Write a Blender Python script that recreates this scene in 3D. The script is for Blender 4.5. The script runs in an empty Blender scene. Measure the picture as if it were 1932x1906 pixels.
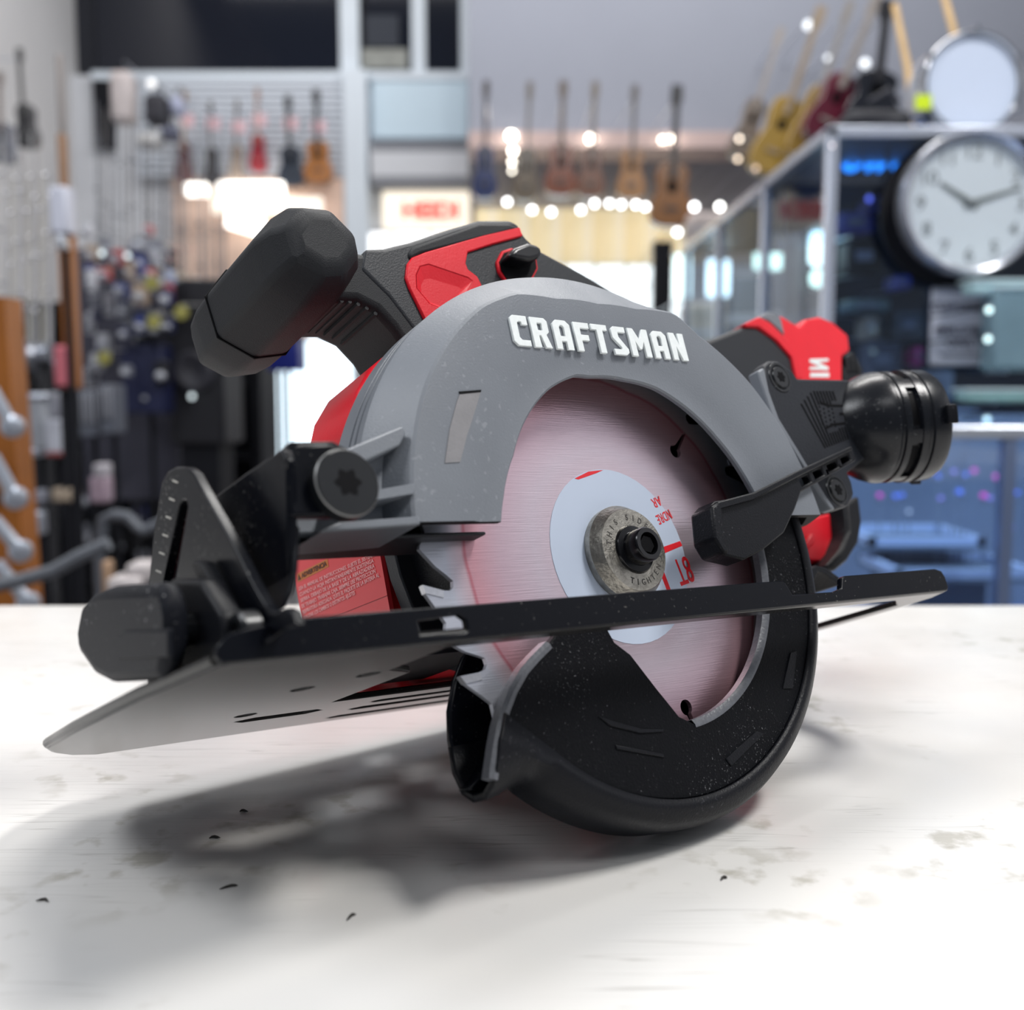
import bpy, bmesh, math, random
from mathutils import Vector, Matrix
from mathutils.geometry import delaunay_2d_cdt
random.seed(7)
scene = bpy.context.scene
COL = scene.collection

# ------------------------------------------------------------------ camera
IMG_W, IMG_H, FPX = 1932.0, 1906.0, 2072.0
PITCH = math.radians(6.0)
TABLE_Z = 0.92
# pose of the saw seen from the camera (x right, y down, z forward), millimetres
RS = Matrix(((0.78381, -0.58859, -0.19801), (-0.00548, 0.31229, -0.94997), (0.62097, 0.74568, 0.24155)))
TS = Vector((37.126, 16.982, 373.255))
CAM_H = 0.1435
CAM = Vector((0.0, 0.0, TABLE_Z + CAM_H))
C2W = Matrix(((1, 0, 0), (0, -math.sin(PITCH), math.cos(PITCH)), (0, -math.cos(PITCH), -math.sin(PITCH))))
cam_data = bpy.data.cameras.new('camera')
cam = bpy.data.objects.new('camera', cam_data)
COL.objects.link(cam)
cam_data.sensor_fit = 'HORIZONTAL'
cam_data.sensor_width = 36.0
cam_data.lens = 36.0 * FPX / IMG_W
cam_data.clip_start = 0.02
cam_data.clip_end = 100
cam.location = CAM
cam.rotation_euler = (math.radians(90) - PITCH, 0, 0)
cam_data.dof.use_dof = True
cam_data.dof.focus_distance = 0.372
cam_data.dof.aperture_fstop = cam_data.lens / 4.5
scene.camera = cam

# ------------------------------------------------------------------ exposure, world, lights
scene.view_settings.view_transform = 'Standard'
scene.view_settings.look = 'None'
scene.view_settings.gamma = 1.0
scene.view_settings.use_curve_mapping = False
scene.view_settings.exposure = 0.0
world = bpy.data.worlds.new('world')
scene.world = world
world.use_nodes = True
bgn = world.node_tree.nodes['Background']
bgn.inputs[0].default_value = (0.80, 0.88, 1.0, 1)
bgn.inputs[1].default_value = 0.20

def area_light(name, loc, target, size, size_y, power, color=(1, 1, 1)):
    l = bpy.data.lights.new(name, 'AREA')
    l.shape = 'RECTANGLE'; l.size = size; l.size_y = size_y
    l.energy = power; l.color = color
    o = bpy.data.objects.new(name, l)
    o.location = loc
    o.rotation_euler = (Vector(target) - Vector(loc)).to_track_quat('-Z', 'Y').to_euler()
    COL.objects.link(o)
    return o
# fluorescent ceiling fixtures of the shop
area_light('ceiling_fixture_light', (1.45, 0.45, 3.5), (0.1, 0.42, 0.95), 1.0, 0.4, 70, (1.0, 0.985, 0.96))
area_light('ceiling_fixture_light', (0.2, 2.2, 3.7), (0.1, 0.45, 0.92), 1.6, 0.5, 52, (1.0, 0.98, 0.95))
area_light('ceiling_fixture_light', (-1.7, 0.1, 3.2), (0.0, 0.4, 0.95), 1.4, 0.6, 38, (0.93, 0.96, 1.0))
area_light('ceiling_fixture_light', (0.3, -1.2, 3.5), (0.0, 0.4, 0.95), 1.4, 0.6, 13, (0.97, 0.98, 1.0))
area_light('ceiling_fixture_light', (0.0, 4.6, 4.3), (0.0, 5.6, 0.8), 4.5, 0.8, 105, (1.0, 0.97, 0.95))
area_light('added_wash_light', (3.3, 0.6, 4.2), (4.6, 0.5, 2.8), 2.4, 0.4, 42, (0.97, 0.98, 1.0))  # added lamp, brightens the unseen right wall that the blade reflects

# ------------------------------------------------------------------ materials
MATS = {}
def mat(name, col, rough=0.5, metal=0.0, bump=0.0, bscale=900.0, var=0.0, vscale=60.0,
        dust=0.0, dscale=700.0, dcol=(0.6, 0.6, 0.6), coat=0.0, emit=None, estr=0.0, alpha=None, spec=0.5):
    if name in MATS:
        return MATS[name]
    m = bpy.data.materials.new(name); m.use_nodes = True
    nt = m.node_tree; b = nt.nodes['Principled BSDF']
    b.inputs['Base Color'].default_value = (*col, 1)
    b.inputs['Roughness'].default_value = rough
    b.inputs['Metallic'].default_value = metal
    b.inputs['Specular IOR Level'].default_value = spec
    if coat:
        b.inputs['Coat Weight'].default_value = coat; b.inputs['Coat Roughness'].default_value = 0.08
    if emit:
        b.inputs['Emission Color'].default_value = (*emit, 1); b.inputs['Emission Strength'].default_value = estr
    tc = nt.nodes.new('ShaderNodeTexCoord')
    out = None
    if var:
        n = nt.nodes.new('ShaderNodeTexNoise'); n.inputs['Scale'].default_value = vscale; n.inputs['Detail'].default_value = 4
        nt.links.new(tc.outputs['Object'], n.inputs['Vector'])
        mx = nt.nodes.new('ShaderNodeMix'); mx.data_type = 'RGBA'
        nt.links.new(n.outputs['Fac'], mx.inputs[0])
        mx.inputs[6].default_value = (*[max(0, c * (1 - var)) for c in col], 1)
        mx.inputs[7].default_value = (*[min(1, c * (1 + var)) for c in col], 1)
        out = mx.outputs[2]
    if dust:
        n = nt.nodes.new('ShaderNodeTexNoise'); n.inputs['Scale'].default_value = dscale; n.inputs['Detail'].default_value = 3
        n2 = nt.nodes.new('ShaderNodeTexNoise'); n2.inputs['Scale'].default_value = 25; n2.inputs['Detail'].default_value = 2
        nt.links.new(tc.outputs['Object'], n.inputs['Vector']); nt.links.new(tc.outputs['Object'], n2.inputs['Vector'])
        ad = nt.nodes.new('ShaderNodeMath'); ad.operation = 'MULTIPLY_ADD'
        nt.links.new(n2.outputs['Fac'], ad.inputs[0]); ad.inputs[1].default_value = 0.35
        nt.links.new(n.outputs['Fac'], ad.inputs[2])
        mr = nt.nodes.new('ShaderNodeMapRange'); mr.inputs[1].default_value = 0.86; mr.inputs[2].default_value = 0.95
        mr.inputs[4].default_value = dust
        nt.links.new(ad.outputs[0], mr.inputs[0])
        mx = nt.nodes.new('ShaderNodeMix'); mx.data_type = 'RGBA'
        nt.links.new(mr.outputs[0], mx.inputs[0])
        if out: nt.links.new(out, mx.inputs[6])
        else: mx.inputs[6].default_value = (*col, 1)
        mx.inputs[7].default_value = (*dcol, 1)
        out = mx.outputs[2]
    if out:
        nt.links.new(out, b.inputs['Base Color'])
    if bump:
        n = nt.nodes.new('ShaderNodeTexNoise'); n.inputs['Scale'].default_value = bscale; n.inputs['Detail'].default_value = 2
        nt.links.new(tc.outputs['Object'], n.inputs['Vector'])
        bp = nt.nodes.new('ShaderNodeBump'); bp.inputs['Strength'].default_value = bump; bp.inputs['Distance'].default_value = 0.0004
        nt.links.new(n.outputs['Fac'], bp.inputs['Height']); nt.links.new(bp.outputs[0], b.inputs['Normal'])
    if alpha is not None:
        b.inputs['Alpha'].default_value = alpha
    MATS[name] = m
    return m

grey_plastic = mat('grey_plastic', (0.165, 0.180, 0.205), 0.45, bump=0.25, bscale=1600, var=0.10, vscale=40, dust=0.22, dscale=500, dcol=(0.45, 0.47, 0.50))
black_plastic = mat('black_plastic', (0.005, 0.0055, 0.008), 0.42, spec=0.18, bump=0.35, bscale=1500, var=0.2, dust=0.25, dscale=900, dcol=(0.20, 0.20, 0.22))
dusty_black = mat('dusty_black_plastic', (0.003, 0.0034, 0.005), 0.55, spec=0.10, bump=0.6, bscale=1500, var=0.3, dust=0.5, dscale=1500, dcol=(0.35, 0.35, 0.37))
black_gloss = mat('black_painted_steel', (0.003, 0.0036, 0.006), 0.25, spec=0.14, bump=0.05, bscale=600, dust=0.35, dscale=900, dcol=(0.30, 0.29, 0.27))
plate_paint = mat('dusty_painted_plate', (0.016, 0.0155, 0.015), 0.24, spec=0.45, bump=0.06, bscale=500, dust=0.15, dscale=700, dcol=(0.3, 0.28, 0.26))
rubber = mat('black_rubber', (0.015, 0.016, 0.019), 0.60, spec=0.25, bump=0.4, bscale=2600, var=0.15)
dark_grey = mat('charcoal_plastic', (0.015, 0.017, 0.022), 0.50, spec=0.35, bump=0.3, bscale=1600, var=0.1)
red_plastic = mat('red_plastic', (0.76, 0.012, 0.026), 0.40, spec=0.3, bump=0.15, bscale=1400, var=0.08)
knob_grey = mat('knob_grey_plastic', (0.007, 0.008, 0.012), 0.50, spec=0.15, bump=0.3, bscale=1600, var=0.15, dust=0.5, dscale=900)
screw_black = mat('black_oxide_screw', (0.008, 0.009, 0.011), 0.28, 0.0, spec=0.4, dust=0.2, dscale=900)
hole_dark = mat('recess_shade', (0.002, 0.002, 0.003), 0.6, spec=0.1)  # near-black stands in for the shade of holes, slots and screw recesses
white_print = mat('white_print', (0.80, 0.84, 0.84), 0.5, var=0.1, vscale=500, bump=0.1)
red_print = mat('red_print', (0.72, 0.01, 0.02), 0.45)
steel = mat('worn_steel', (0.36, 0.34, 0.30), 0.38, 1.0, bump=0.5, bscale=900, var=0.55, vscale=350)
label_red = mat('red_label', (0.70, 0.035, 0.045), 0.35)
label_text = mat('label_text', (0.86, 0.42, 0.42), 0.5)
orange_print = mat('orange_print', (0.55, 0.16, 0.03), 0.5)

# ------------------------------------------------------------------ geometry helpers
def px(u, v, ax, val):
    """point of the saw (mm) seen at pixel u, v on the saw plane  axis = val"""
    d = Vector(((u - IMG_W / 2) / FPX, (v - IMG_H / 2) / FPX, 1.0))
    o = -(RS.transposed() @ TS); dd = RS.transposed() @ d
    s = (val - o[ax]) / dd[ax]
    return o + dd * s
def bgp(u, v, Y):
    """world point at pixel u, v standing at distance Y (m)"""
    d = C2W @ Vector(((u - IMG_W / 2) / FPX, (v - IMG_H / 2) / FPX, 1.0))
    return CAM + d * (Y / d.y)

ORIGIN = Vector((0, 0, 0))     # saw origin offset (mm), set below
def inside(q, loop):
    c = False; n = len(loop); j = n - 1
    for i in range(n):
        xi, yi = loop[i][0], loop[i][1]; xj, yj = loop[j][0], loop[j][1]
        if (yi > q[1]) != (yj > q[1]) and q[0] < (xj - xi) * (q[1] - yi) / (yj - yi) + xi: c = not c
        j = i
    return c
def fill(loops):
    pts = [Vector((q[0], q[1])) for l in loops for q in l]; ed = []; k = 0
    for l in loops:
        n = len(l); ed += [(k + i, k + (i + 1) % n) for i in range(n)]; k += n
    r = delaunay_2d_cdt(pts, ed, [], 0, 1e-7)
    vs, fs, src = r[0], r[2], r[3]
    idx = [o[0] if o else -1 for o in src]
    out = []
    for f in fs:
        c = sum((vs[i] for i in f), Vector((0, 0))) / len(f)
        if inside(c, loops[0]) and not any(inside(c, h) for h in loops[1:]) and all(idx[i] >= 0 for i in f):
            out.append(tuple(idx[i] for i in f))
    return out
class MB:
    def __init__(s): s.v = []; s.f = []
    def add(s, vs, fs):
        n = len(s.v); s.v += [Vector(p) for p in vs]; s.f += [tuple(i + n for i in f) for f in fs]; return s
    def grid(s, rings, close_u=False, close_v=False, cap0=False, cap1=False):
        n = len(rings[0]); m = len(rings); vs = [p for r in rings for p in r]; fs = []
        for i in range(m if close_v else m - 1):
            for j in range(n if close_u else n - 1):
                a = i * n + j; b = i * n + (j + 1) % n; c = ((i + 1) % m) * n + (j + 1) % n; d = ((i + 1) % m) * n + j
                fs.append((a, b, c, d))
        if cap0: fs.append(tuple(range(n - 1, -1, -1)))
        if cap1: fs.append(tuple(range((m - 1) * n, m * n)))
        return s.add(vs, fs)
    def prism(s, outer, holes, ax, a0, a1):
        """2D loops extruded along axis ax from a0 to a1"""
        def p3(q, a):
            if ax == 0: return Vector((a, q[0], q[1]))
            if ax == 1: return Vector((q[0], a, q[1]))
            return Vector((q[0], q[1], a))
        loops = [list(outer)] + [list(h) for h in holes]
        tris = fill(loops)
        flat = [q for l in loops for q in l]; N = len(flat)
        vs = [p3(q, a0) for q in flat] + [p3(q, a1) for q in flat]
        fs = [tuple(t) for t in tris] + [tuple(i + N for i in reversed(t)) for t in tris]
        k = 0
        for l in loops:
            n = len(l)
            for i in range(n):
                a, b = k + i, k + (i + 1) % n
                fs.append((a, b, b + N, a + N))
            k += n
        return s.add(vs, fs)
    def box(s, lo, hi):
        return s.prism([(lo[0], lo[1]), (hi[0], lo[1]), (hi[0], hi[1]), (lo[0], hi[1])], [], 2, lo[2], hi[2])
    def lathe(s, prof, base, axis, n=32, cap=True):
        """prof: (radius, along)"""
        base = Vector(base); a = Vector(axis).normalized()
        e1 = a.orthogonal().normalized(); e2 = a.cross(e1)
        rings = [[base + a * h + (e1 * math.cos(2 * math.pi * i / n) + e2 * math.sin(2 * math.pi * i / n)) * r for i in range(n)] for r, h in prof]
        return s.grid(rings, close_u=True, cap0=cap, cap1=cap)
    def tube(s, pts, r, n=8):
        pts = [Vector(p) for p in pts]; rings = []
        rr = r if isinstance(r, (list, tuple)) else [r] * len(pts)
        t0 = (pts[1] - pts[0]).normalized(); e1 = t0.orthogonal().normalized()
        for i, p in enumerate(pts):
            t = (pts[min(i + 1, len(pts) - 1)] - pts[max(i - 1, 0)]).normalized()
            e1 = (e1 - t * e1.dot(t)).normalized(); e2 = t.cross(e1)
            rings.append([p + (e1 * math.cos(2 * math.pi * k / n) + e2 * math.sin(2 * math.pi * k / n)) * rr[i] for k in range(n)])
        return s.grid(rings, close_u=True, cap0=True, cap1=True)
    def mesh(s, name, scale=1.0, off=Vector((0, 0, 0)), smooth=35):
        me = bpy.data.meshes.new(name)
        me.from_pydata([(p - off) * scale for p in s.v], [], s.f)
        bm = bmesh.new(); bm.from_mesh(me)
        bmesh.ops.recalc_face_normals(bm, faces=bm.faces[:]); bm.to_mesh(me); bm.free()
        if smooth:
            me.shade_smooth(); me.set_sharp_from_angle(angle=math.radians(smooth))
        me.update()
        return me

def link(name, me, m, parent=None):
    o = bpy.data.objects.new(name, me)
    if m: me.materials.clear(); me.materials.append(m)
    COL.objects.link(o)
    if parent: o.parent = parent
    return o
def bevel(o, w, seg=2, ang=30):
    md = o.modifiers.new('bevel', 'BEVEL'); md.width = w; md.segments = seg
    md.limit_method = 'ANGLE'; md.angle_limit = math.radians(ang)
    return o
def S(name, mb, m, parent, bev=0.0, seg=2, smooth=35):
    """a piece of the saw: geometry in saw millimetres"""
    o = link(name, mb.mesh(name, 0.001, ORIGIN, smooth), m, parent)
    if bev: bevel(o, bev * 0.001, seg)
    return o
def W(name, mb, m, parent=None, loc=None, bev=0.0, seg=2, smooth=35):
    """a piece of the shop: geometry in metres"""
    off = Vector(loc) if loc is not None else Vector((0, 0, 0))
    o = link(name, mb.mesh(name, 1.0, off, smooth), m, parent)
    if loc is not None and parent is None: o.location = loc
    if bev: bevel(o, bev, seg)
    return o
def empty(name, loc, label=None, cat=None, group=None):
    o = bpy.data.objects.new(name, None); COL.objects.link(o); o.location = loc
    o.empty_display_size = 0.05
    if label: tag(o, label, cat, group)
    return o
def tag(o, label, cat, group=None):
    o['label'] = label; o['category'] = cat
    if group: o['group'] = group
    return o
def struct(o):
    o['kind'] = 'structure'; return o
def text_mesh(body, size=1.0, extrude=0.0, bold=0.0, align='LEFT'):
    c = bpy.data.curves.new('text', 'FONT'); c.body = body; c.size = size; c.extrude = extrude; c.offset = bold
    c.align_x = align; c.resolution_u = 3
    o = bpy.data.objects.new('text', c); COL.objects.link(o)
    dg = bpy.context.evaluated_depsgraph_get(); dg.update()
    me = bpy.data.meshes.new_from_object(o.evaluated_get(dg))
    bpy.data.objects.remove(o); bpy.data.curves.remove(c)
    return me
def place_text(me, org, ex, ey, scale=1.0, sx=1.0):
    ex = Vector(ex).normalized(); ey = Vector(ey).normalized(); n = ex.cross(ey)
    for v in me.vertices:
        q = v.co.copy(); v.co = (Vector(org) + ex * q.x * sx + ey * q.y + n * q.z - ORIGIN) * scale
    return me
def arc(r, a0, a1, n):
    return [(r * math.cos(math.radians(a0 + (a1 - a0) * i / n)), r * math.sin(math.radians(a0 + (a1 - a0) * i / n))) for i in range(n + 1)]
def tr(pts, ax, val):
    """trace pixels on a saw plane -> 2D loop of the two other coordinates"""
    k = [i for i in range(3) if i != ax]
    out = []
    for u, v in pts:
        p = px(u, v, ax, val); out.append((p[k[0]], p[k[1]]))
    return out

# ------------------------------------------------------------------ table
def table_material():
    m = bpy.data.materials.new('white_laminate'); m.use_nodes = True
    nt = m.node_tree; b = nt.nodes['Principled BSDF']
    tc = nt.nodes.new('ShaderNodeTexCoord')
    def noise(scale, detail, vec=None, rot=0, sc=(1, 1, 1)):
        mp = nt.nodes.new('ShaderNodeMapping'); mp.inputs['Rotation'].default_value[2] = rot; mp.inputs['Scale'].default_value = sc
        nt.links.new(tc.outputs['Object'], mp.inputs[0])
        n = nt.nodes.new('ShaderNodeTexNoise'); n.inputs['Scale'].default_value = scale; n.inputs['Detail'].default_value = detail
        nt.links.new(mp.outputs[0], n.inputs['Vector']); return n.outputs['Fac']
    def ramp(x, a, b_, lo=0.0, hi=1.0):
        r = nt.nodes.new('ShaderNodeMapRange'); r.inputs[1].default_value = a; r.inputs[2].default_value = b_
        r.inputs[3].default_value = lo; r.inputs[4].default_value = hi
        nt.links.new(x, r.inputs[0]); return r.outputs[0]
    def math_(op, a, c):
        n = nt.nodes.new('ShaderNodeMath'); n.operation = op
        for i, x in enumerate((a, c)):
            if isinstance(x, float): n.inputs[i].default_value = x
            else: nt.links.new(x, n.inputs[i])
        return n.outputs[0]
    def mixc(f, a, c):
        n = nt.nodes.new('ShaderNodeMix'); n.data_type = 'RGBA'; nt.links.new(f, n.inputs[0])
        for i, x in ((6, a), (7, c)):
            if isinstance(x, tuple): n.inputs[i].default_value = (*x, 1)
            else: nt.links.new(x, n.inputs[i])
        return n.outputs[2]
    col = mixc(ramp(noise(14, 4), 0.35, 0.7), (0.75, 0.73, 0.70), (0.71, 0.70, 0.685))
    stain = math_('MULTIPLY', ramp(noise(75, 6), 0.54, 0.66), ramp(noise(11, 3), 0.50, 0.62))
    col = mixc(math_('MULTIPLY', stain, 0.55), col, (0.30, 0.27, 0.20))
    scr = None
    for rot, sc in ((0.4, (6, 220, 1)), (1.35, (8, 260, 1)), (2.2, (5, 200, 1)), (2.9, (7, 240, 1))):
        mp = nt.nodes.new('ShaderNodeMapping'); mp.inputs['Rotation'].default_value[2] = rot; mp.inputs['Scale'].default_value = sc
        nt.links.new(tc.outputs['Object'], mp.inputs[0])
        n = nt.nodes.new('ShaderNodeTexNoise'); n.inputs['Scale'].default_value = 1.0; n.inputs['Detail'].default_value = 1.0
        n.inputs['Distortion'].default_value = 0.4
        nt.links.new(mp.outputs[0], n.inputs['Vector'])
        a = math_('ABSOLUTE', math_('SUBTRACT', n.outputs['Fac'], 0.5), 0.0)
        l = ramp(a, 0.0, 0.012, 1.0, 0.0)
        l = math_('MULTIPLY', l, ramp(noise(9 + rot, 3, rot=rot * 2), 0.55, 0.68))
        scr = l if scr is None else math_('MAXIMUM', scr, l)
    col = mixc(math_('MULTIPLY', scr, 0.38), col, (0.18, 0.16, 0.14))
    nt.links.new(col, b.inputs['Base Color'])
    nt.links.new(ramp(noise(40, 4), 0.3, 0.7, 0.15, 0.25), b.inputs['Roughness'])
    bp = nt.nodes.new('ShaderNodeBump'); bp.inputs['Strength'].default_value = 0.08; bp.inputs['Distance'].default_value = 0.0003
    bp.invert = True
    nt.links.new(scr, bp.inputs['Height']); nt.links.new(bp.outputs[0], b.inputs['Normal'])
    return m
TABLE_BACK = CAM_H / math.tan(math.atan((1142 - 953) / FPX) + PITCH)
tb = empty('counter_table', (0, 0.2, 0), 'white scratched laminate counter top carrying the circular saw', 'counter')
mb = MB().box((-1.2, -0.45, TABLE_Z - 0.035), (1.2, TABLE_BACK, TABLE_Z))
top = W('table_top', mb, table_material(), tb, (0, 0.2, 0), bev=0.003)
top.location = (0, 0, 0)
mb = MB().box((-1.15, -0.40, 0.0), (1.15, TABLE_BACK - 0.06, TABLE_Z - 0.035))
W('cabinet', mb, mat('counter_body', (0.25, 0.25, 0.27), 0.6, var=0.1), tb, (0, 0.2, 0))

# small debris lying on the counter
deb = mat('debris', (0.05, 0.045, 0.04), 0.8, var=0.4, vscale=900)
def on_table(u, v):
    d = C2W @ Vector(((u - IMG_W / 2) / FPX, (v - IMG_H / 2) / FPX, 1.0))
    return CAM + d * ((TABLE_Z - CAM.z) / d.z)
for i, (u, v, l, a, lab) in enumerate([
        (432, 1676, 0.0055, 0.6, 'curled black shaving on the white counter below the front shadow'),
        (80, 1702, 0.0045, 0.1, 'dark flake at the left edge of the white counter'),
        (664, 1732, 0.0050, 0.9, 'thin dark splinter on the counter below the saw'),
        (461, 1533, 0.0032, 0.2, 'tiny dark crumb inside the shadow under the base plate'),
        (406, 1583, 0.0028, 0.4, 'black speck at the tip of the saw shadow'),
        (1366, 1660, 0.0022, 1.2, 'small brown speck on the counter right of the guard')]):
    p = on_table(u, v)
    pts = [(p.x + l * (t - .5) * math.cos(a) + 0.0006 * math.sin(3 * t + i), p.y + l * (t - .5) * math.sin(a) + 0.0010 * math.sin(4 * t), TABLE_Z + 0.00045) for t in (0, .25, .5, .75, 1)]
    o = W('debris_flake', MB().tube(pts, [0.00015, 0.0004, 0.00045, 0.0004, 0.0001], 6), deb, None, (p.x, p.y, TABLE_Z))
    tag(o, lab, 'debris')

# ------------------------------------------------------------------ the saw
saw = empty('circular_saw', (0, 0, 0))
tag(saw, 'cordless circular saw with grey blade guard and red housing, resting tilted on its lower guard', 'circular saw')
up_s = RS.transposed() @ (C2W.transposed() @ Vector((0, 0, 1)))   # world up in saw axes
ORIGIN = Vector((-6, 6, -90))                                       # the saw's foot: its contact on the counter
M4 = (C2W @ RS).to_4x4()
M4.translation = CAM + C2W @ ((RS @ ORIGIN + TS) * 0.001)
saw.matrix_world = M4

# ---- blade
def blade_material():
    m = bpy.data.materials.new('worn_red_steel_blade'); m.use_nodes = True
    nt = m.node_tree; b = nt.nodes['Principled BSDF']
    tc = nt.nodes.new('ShaderNodeTexCoord')
    mp = nt.nodes.new('ShaderNodeMapping'); mp.inputs['Location'].default_value = (ORIGIN * 0.001)
    nt.links.new(tc.outputs['Object'], mp.inputs[0])
    sx = nt.nodes.new('ShaderNodeSeparateXYZ'); nt.links.new(mp.outputs[0], sx.inputs[0])
    cb = nt.nodes.new('ShaderNodeCombineXYZ'); nt.links.new(sx.outputs[0], cb.inputs[0]); nt.links.new(sx.outputs[2], cb.inputs[1])
    ln = nt.nodes.new('ShaderNodeVectorMath'); ln.operation = 'LENGTH'; nt.links.new(cb.outputs[0], ln.inputs[0])
    n = nt.nodes.new('ShaderNodeTexNoise'); n.inputs['Scale'].default_value = 30; n.inputs['Detail'].default_value = 3
    nt.links.new(mp.outputs[0], n.inputs['Vector'])
    ad = nt.nodes.new('ShaderNodeMath'); ad.operation = 'MULTIPLY_ADD'; ad.inputs[1].default_value = 0.006
    nt.links.new(n.outputs['Fac'], ad.inputs[0]); nt.links.new(ln.outputs['Value'], ad.inputs[2])
    cr = nt.nodes.new('ShaderNodeValToRGB'); e = cr.color_ramp
    e.elements[0].position = 0.0; e.elements[0].color = (0.70, 0.50, 0.55, 1)
    e.elements[1].position = 1.0; e.elements[1].color = (0.60, 0.62, 0.69, 1)
    for pos, c in ((0.45, (0.64, 0.54, 0.61, 1)), (0.60, (0.61, 0.44, 0.51, 1)), (0.72, (0.64, 0.34, 0.39, 1)), (0.742, (0.62, 0.33, 0.38, 1)), (0.752, (0.50, 0.15, 0.19, 1)), (0.765, (0.60, 0.44, 0.49, 1)), (0.84, (0.56, 0.58, 0.66, 1))):
        x = e.elements.new(pos); x.color = c
    sc = nt.nodes.new('ShaderNodeMath'); sc.operation = 'MULTIPLY'; sc.inputs[1].default_value = 1 / 0.0905
    nt.links.new(ad.outputs[0], sc.inputs[0]); nt.links.new(sc.outputs[0], cr.inputs[0])
    # fine scratches
    mp2 = nt.nodes.new('ShaderNodeMapping'); mp2.inputs['Rotation'].default_value = (0, 0.7, 0); mp2.inputs['Scale'].default_value = (60, 60, 2600)
    nt.links.new(mp.outputs[0], mp2.inputs[0])
    n2 = nt.nodes.new('ShaderNodeTexNoise'); n2.inputs['Scale'].default_value = 1.0; n2.inputs['Detail'].default_value = 3
    nt.links.new(mp2.outputs[0], n2.inputs['Vector'])
    mx = nt.nodes.new('ShaderNodeMix'); mx.data_type = 'RGBA'; mx.blend_type = 'MULTIPLY'; mx.inputs[0].default_value = 0.22
    nt.links.new(cr.outputs[0], mx.inputs[6]); nt.links.new(n2.outputs['Fac'], mx.inputs[7])
    nt.links.new(mx.outputs[2], b.inputs['Base Color'])
    b.inputs['Metallic'].default_value = 0.68
    b.inputs['Roughness'].default_value = 0.33
    bp = nt.nodes.new('ShaderNodeBump'); bp.inputs['Strength'].default_value = 0.35; bp.inputs['Distance'].default_value = 0.0002
    nt.links.new(n2.outputs['Fac'], bp.inputs['Height']); nt.links.new(bp.outputs[0], b.inputs['Normal'])
    return m
def pol(r, a): return (r * math.cos(math.radians(a)), r * math.sin(math.radians(a)))
outl2 = []
for k in range(18):
    a0 = -175.7 + 20 * k
    outl2 += [pol(75.6, a0 + 2.0), pol(82.5, a0), pol(82.3, a0 + 1.9), pol(79.7, a0 + 6.3), pol(78.6, a0 + 9.0), pol(80.9, a0 + 11.6), pol(81.2, a0 + 12.4),
              pol(76.5, a0 + 16.4), pol(73.0, a0 + 18.8), pol(71.4, a0 + 20.2), pol(71.9, a0 + 21.6), pol(73.4, a0 + 22.3)]
# expansion slots: narrow slit and a round stop hole
def slot_hole(a):
    c = Vector(pol(55.5, a)); d = Vector(pol(1, a)); t = Vector((-d.y, d.x))
    pts = []
    for i in range(15):
        w = math.radians(25 + 310 * i / 14)
        q = c + d * 2.7 * math.cos(w) + t * 2.7 * math.sin(w); pts.append((q.x, q.y))
    for off, s in ((11.0, -0.5), (11.0, 0.5)):
        q = c + d * off + t * s; pts.append((q.x, q.y))
    return pts
holes = [slot_hole(math.degrees(math.atan2(39, 40)) + k * 120) for k in range(3)]
blade = S('blade', MB().prism(outl2, holes, 1, 0.0, 1.6), blade_material(), saw, smooth=20)
for k in range(18):          # carbide tips
    a0 = -175.7 + 20 * k
    q = [pol(82.6, a0 + 0.1), pol(75.9, a0 + 2.0), pol(76.6, a0 + 3.6), pol(82.3, a0 + 1.9)]
    S('carbide_tip', MB().prism(q, [], 1, -0.35, 1.95), mat('carbide', (0.55, 0.56, 0.60), 0.3, 0.9, var=0.2, vscale=800), blade)
sticker_m = mat('blade_label_grey', (0.50, 0.57, 0.70), 0.45, var=0.03)
stick = S('blade_label', MB().prism(arc(30.85, 0, 352.5, 47), [arc(8, 0, 340, 17)], 1, -0.15, 0.0), sticker_m, blade)
# red print on the label
def bar(p, q, w):
    p = Vector(p); q = Vector(q); d = (q - p).normalized(); t = Vector((-d.y, d.x)) * w / 2
    return [tuple(p + t), tuple(q + t), tuple(q - t), tuple(p - t)]
b1 = tr([(1243, 1035), (1283, 1021), (1287, 1030), (1249, 1046)], 1, -0.15)
b2 = tr([(1244, 1077), (1251, 1075), (1268, 1120), (1261, 1122)], 1, -0.15)
b3 = tr([(1084, 903), (1110, 890), (1138, 887), (1125, 893), (1091, 905)], 1, -0.15)
for q in (b1, b2, b3):
    S('label_print', MB().prism(q, [], 1, -0.22, -0.15), red_print, stick)
def label_word(s, u0, v0, u1, v1, size, bold=0.02, sx=1.0):
    a = px(u0, v0, 1, -0.2); b = px(u1, v1, 1, -0.2); ex = b - a; ey = Vector((0, -1, 0)).cross(ex)
    me = place_text(text_mesh(s, size, 0.04, bold), a, ex, ey, 0.001, sx)
    return link('label_print', me, red_print, stick)
label_word('AR', 1243, 936, 1227, 943, 5.0, 0.06, 0.75)
label_word('NDRE', 1262, 961, 1236, 974, 5.0, 0.06, 0.62)
label_word('8T', 1296, 1049, 1262, 1061, 13.5, 0.10, 0.58)
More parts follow.
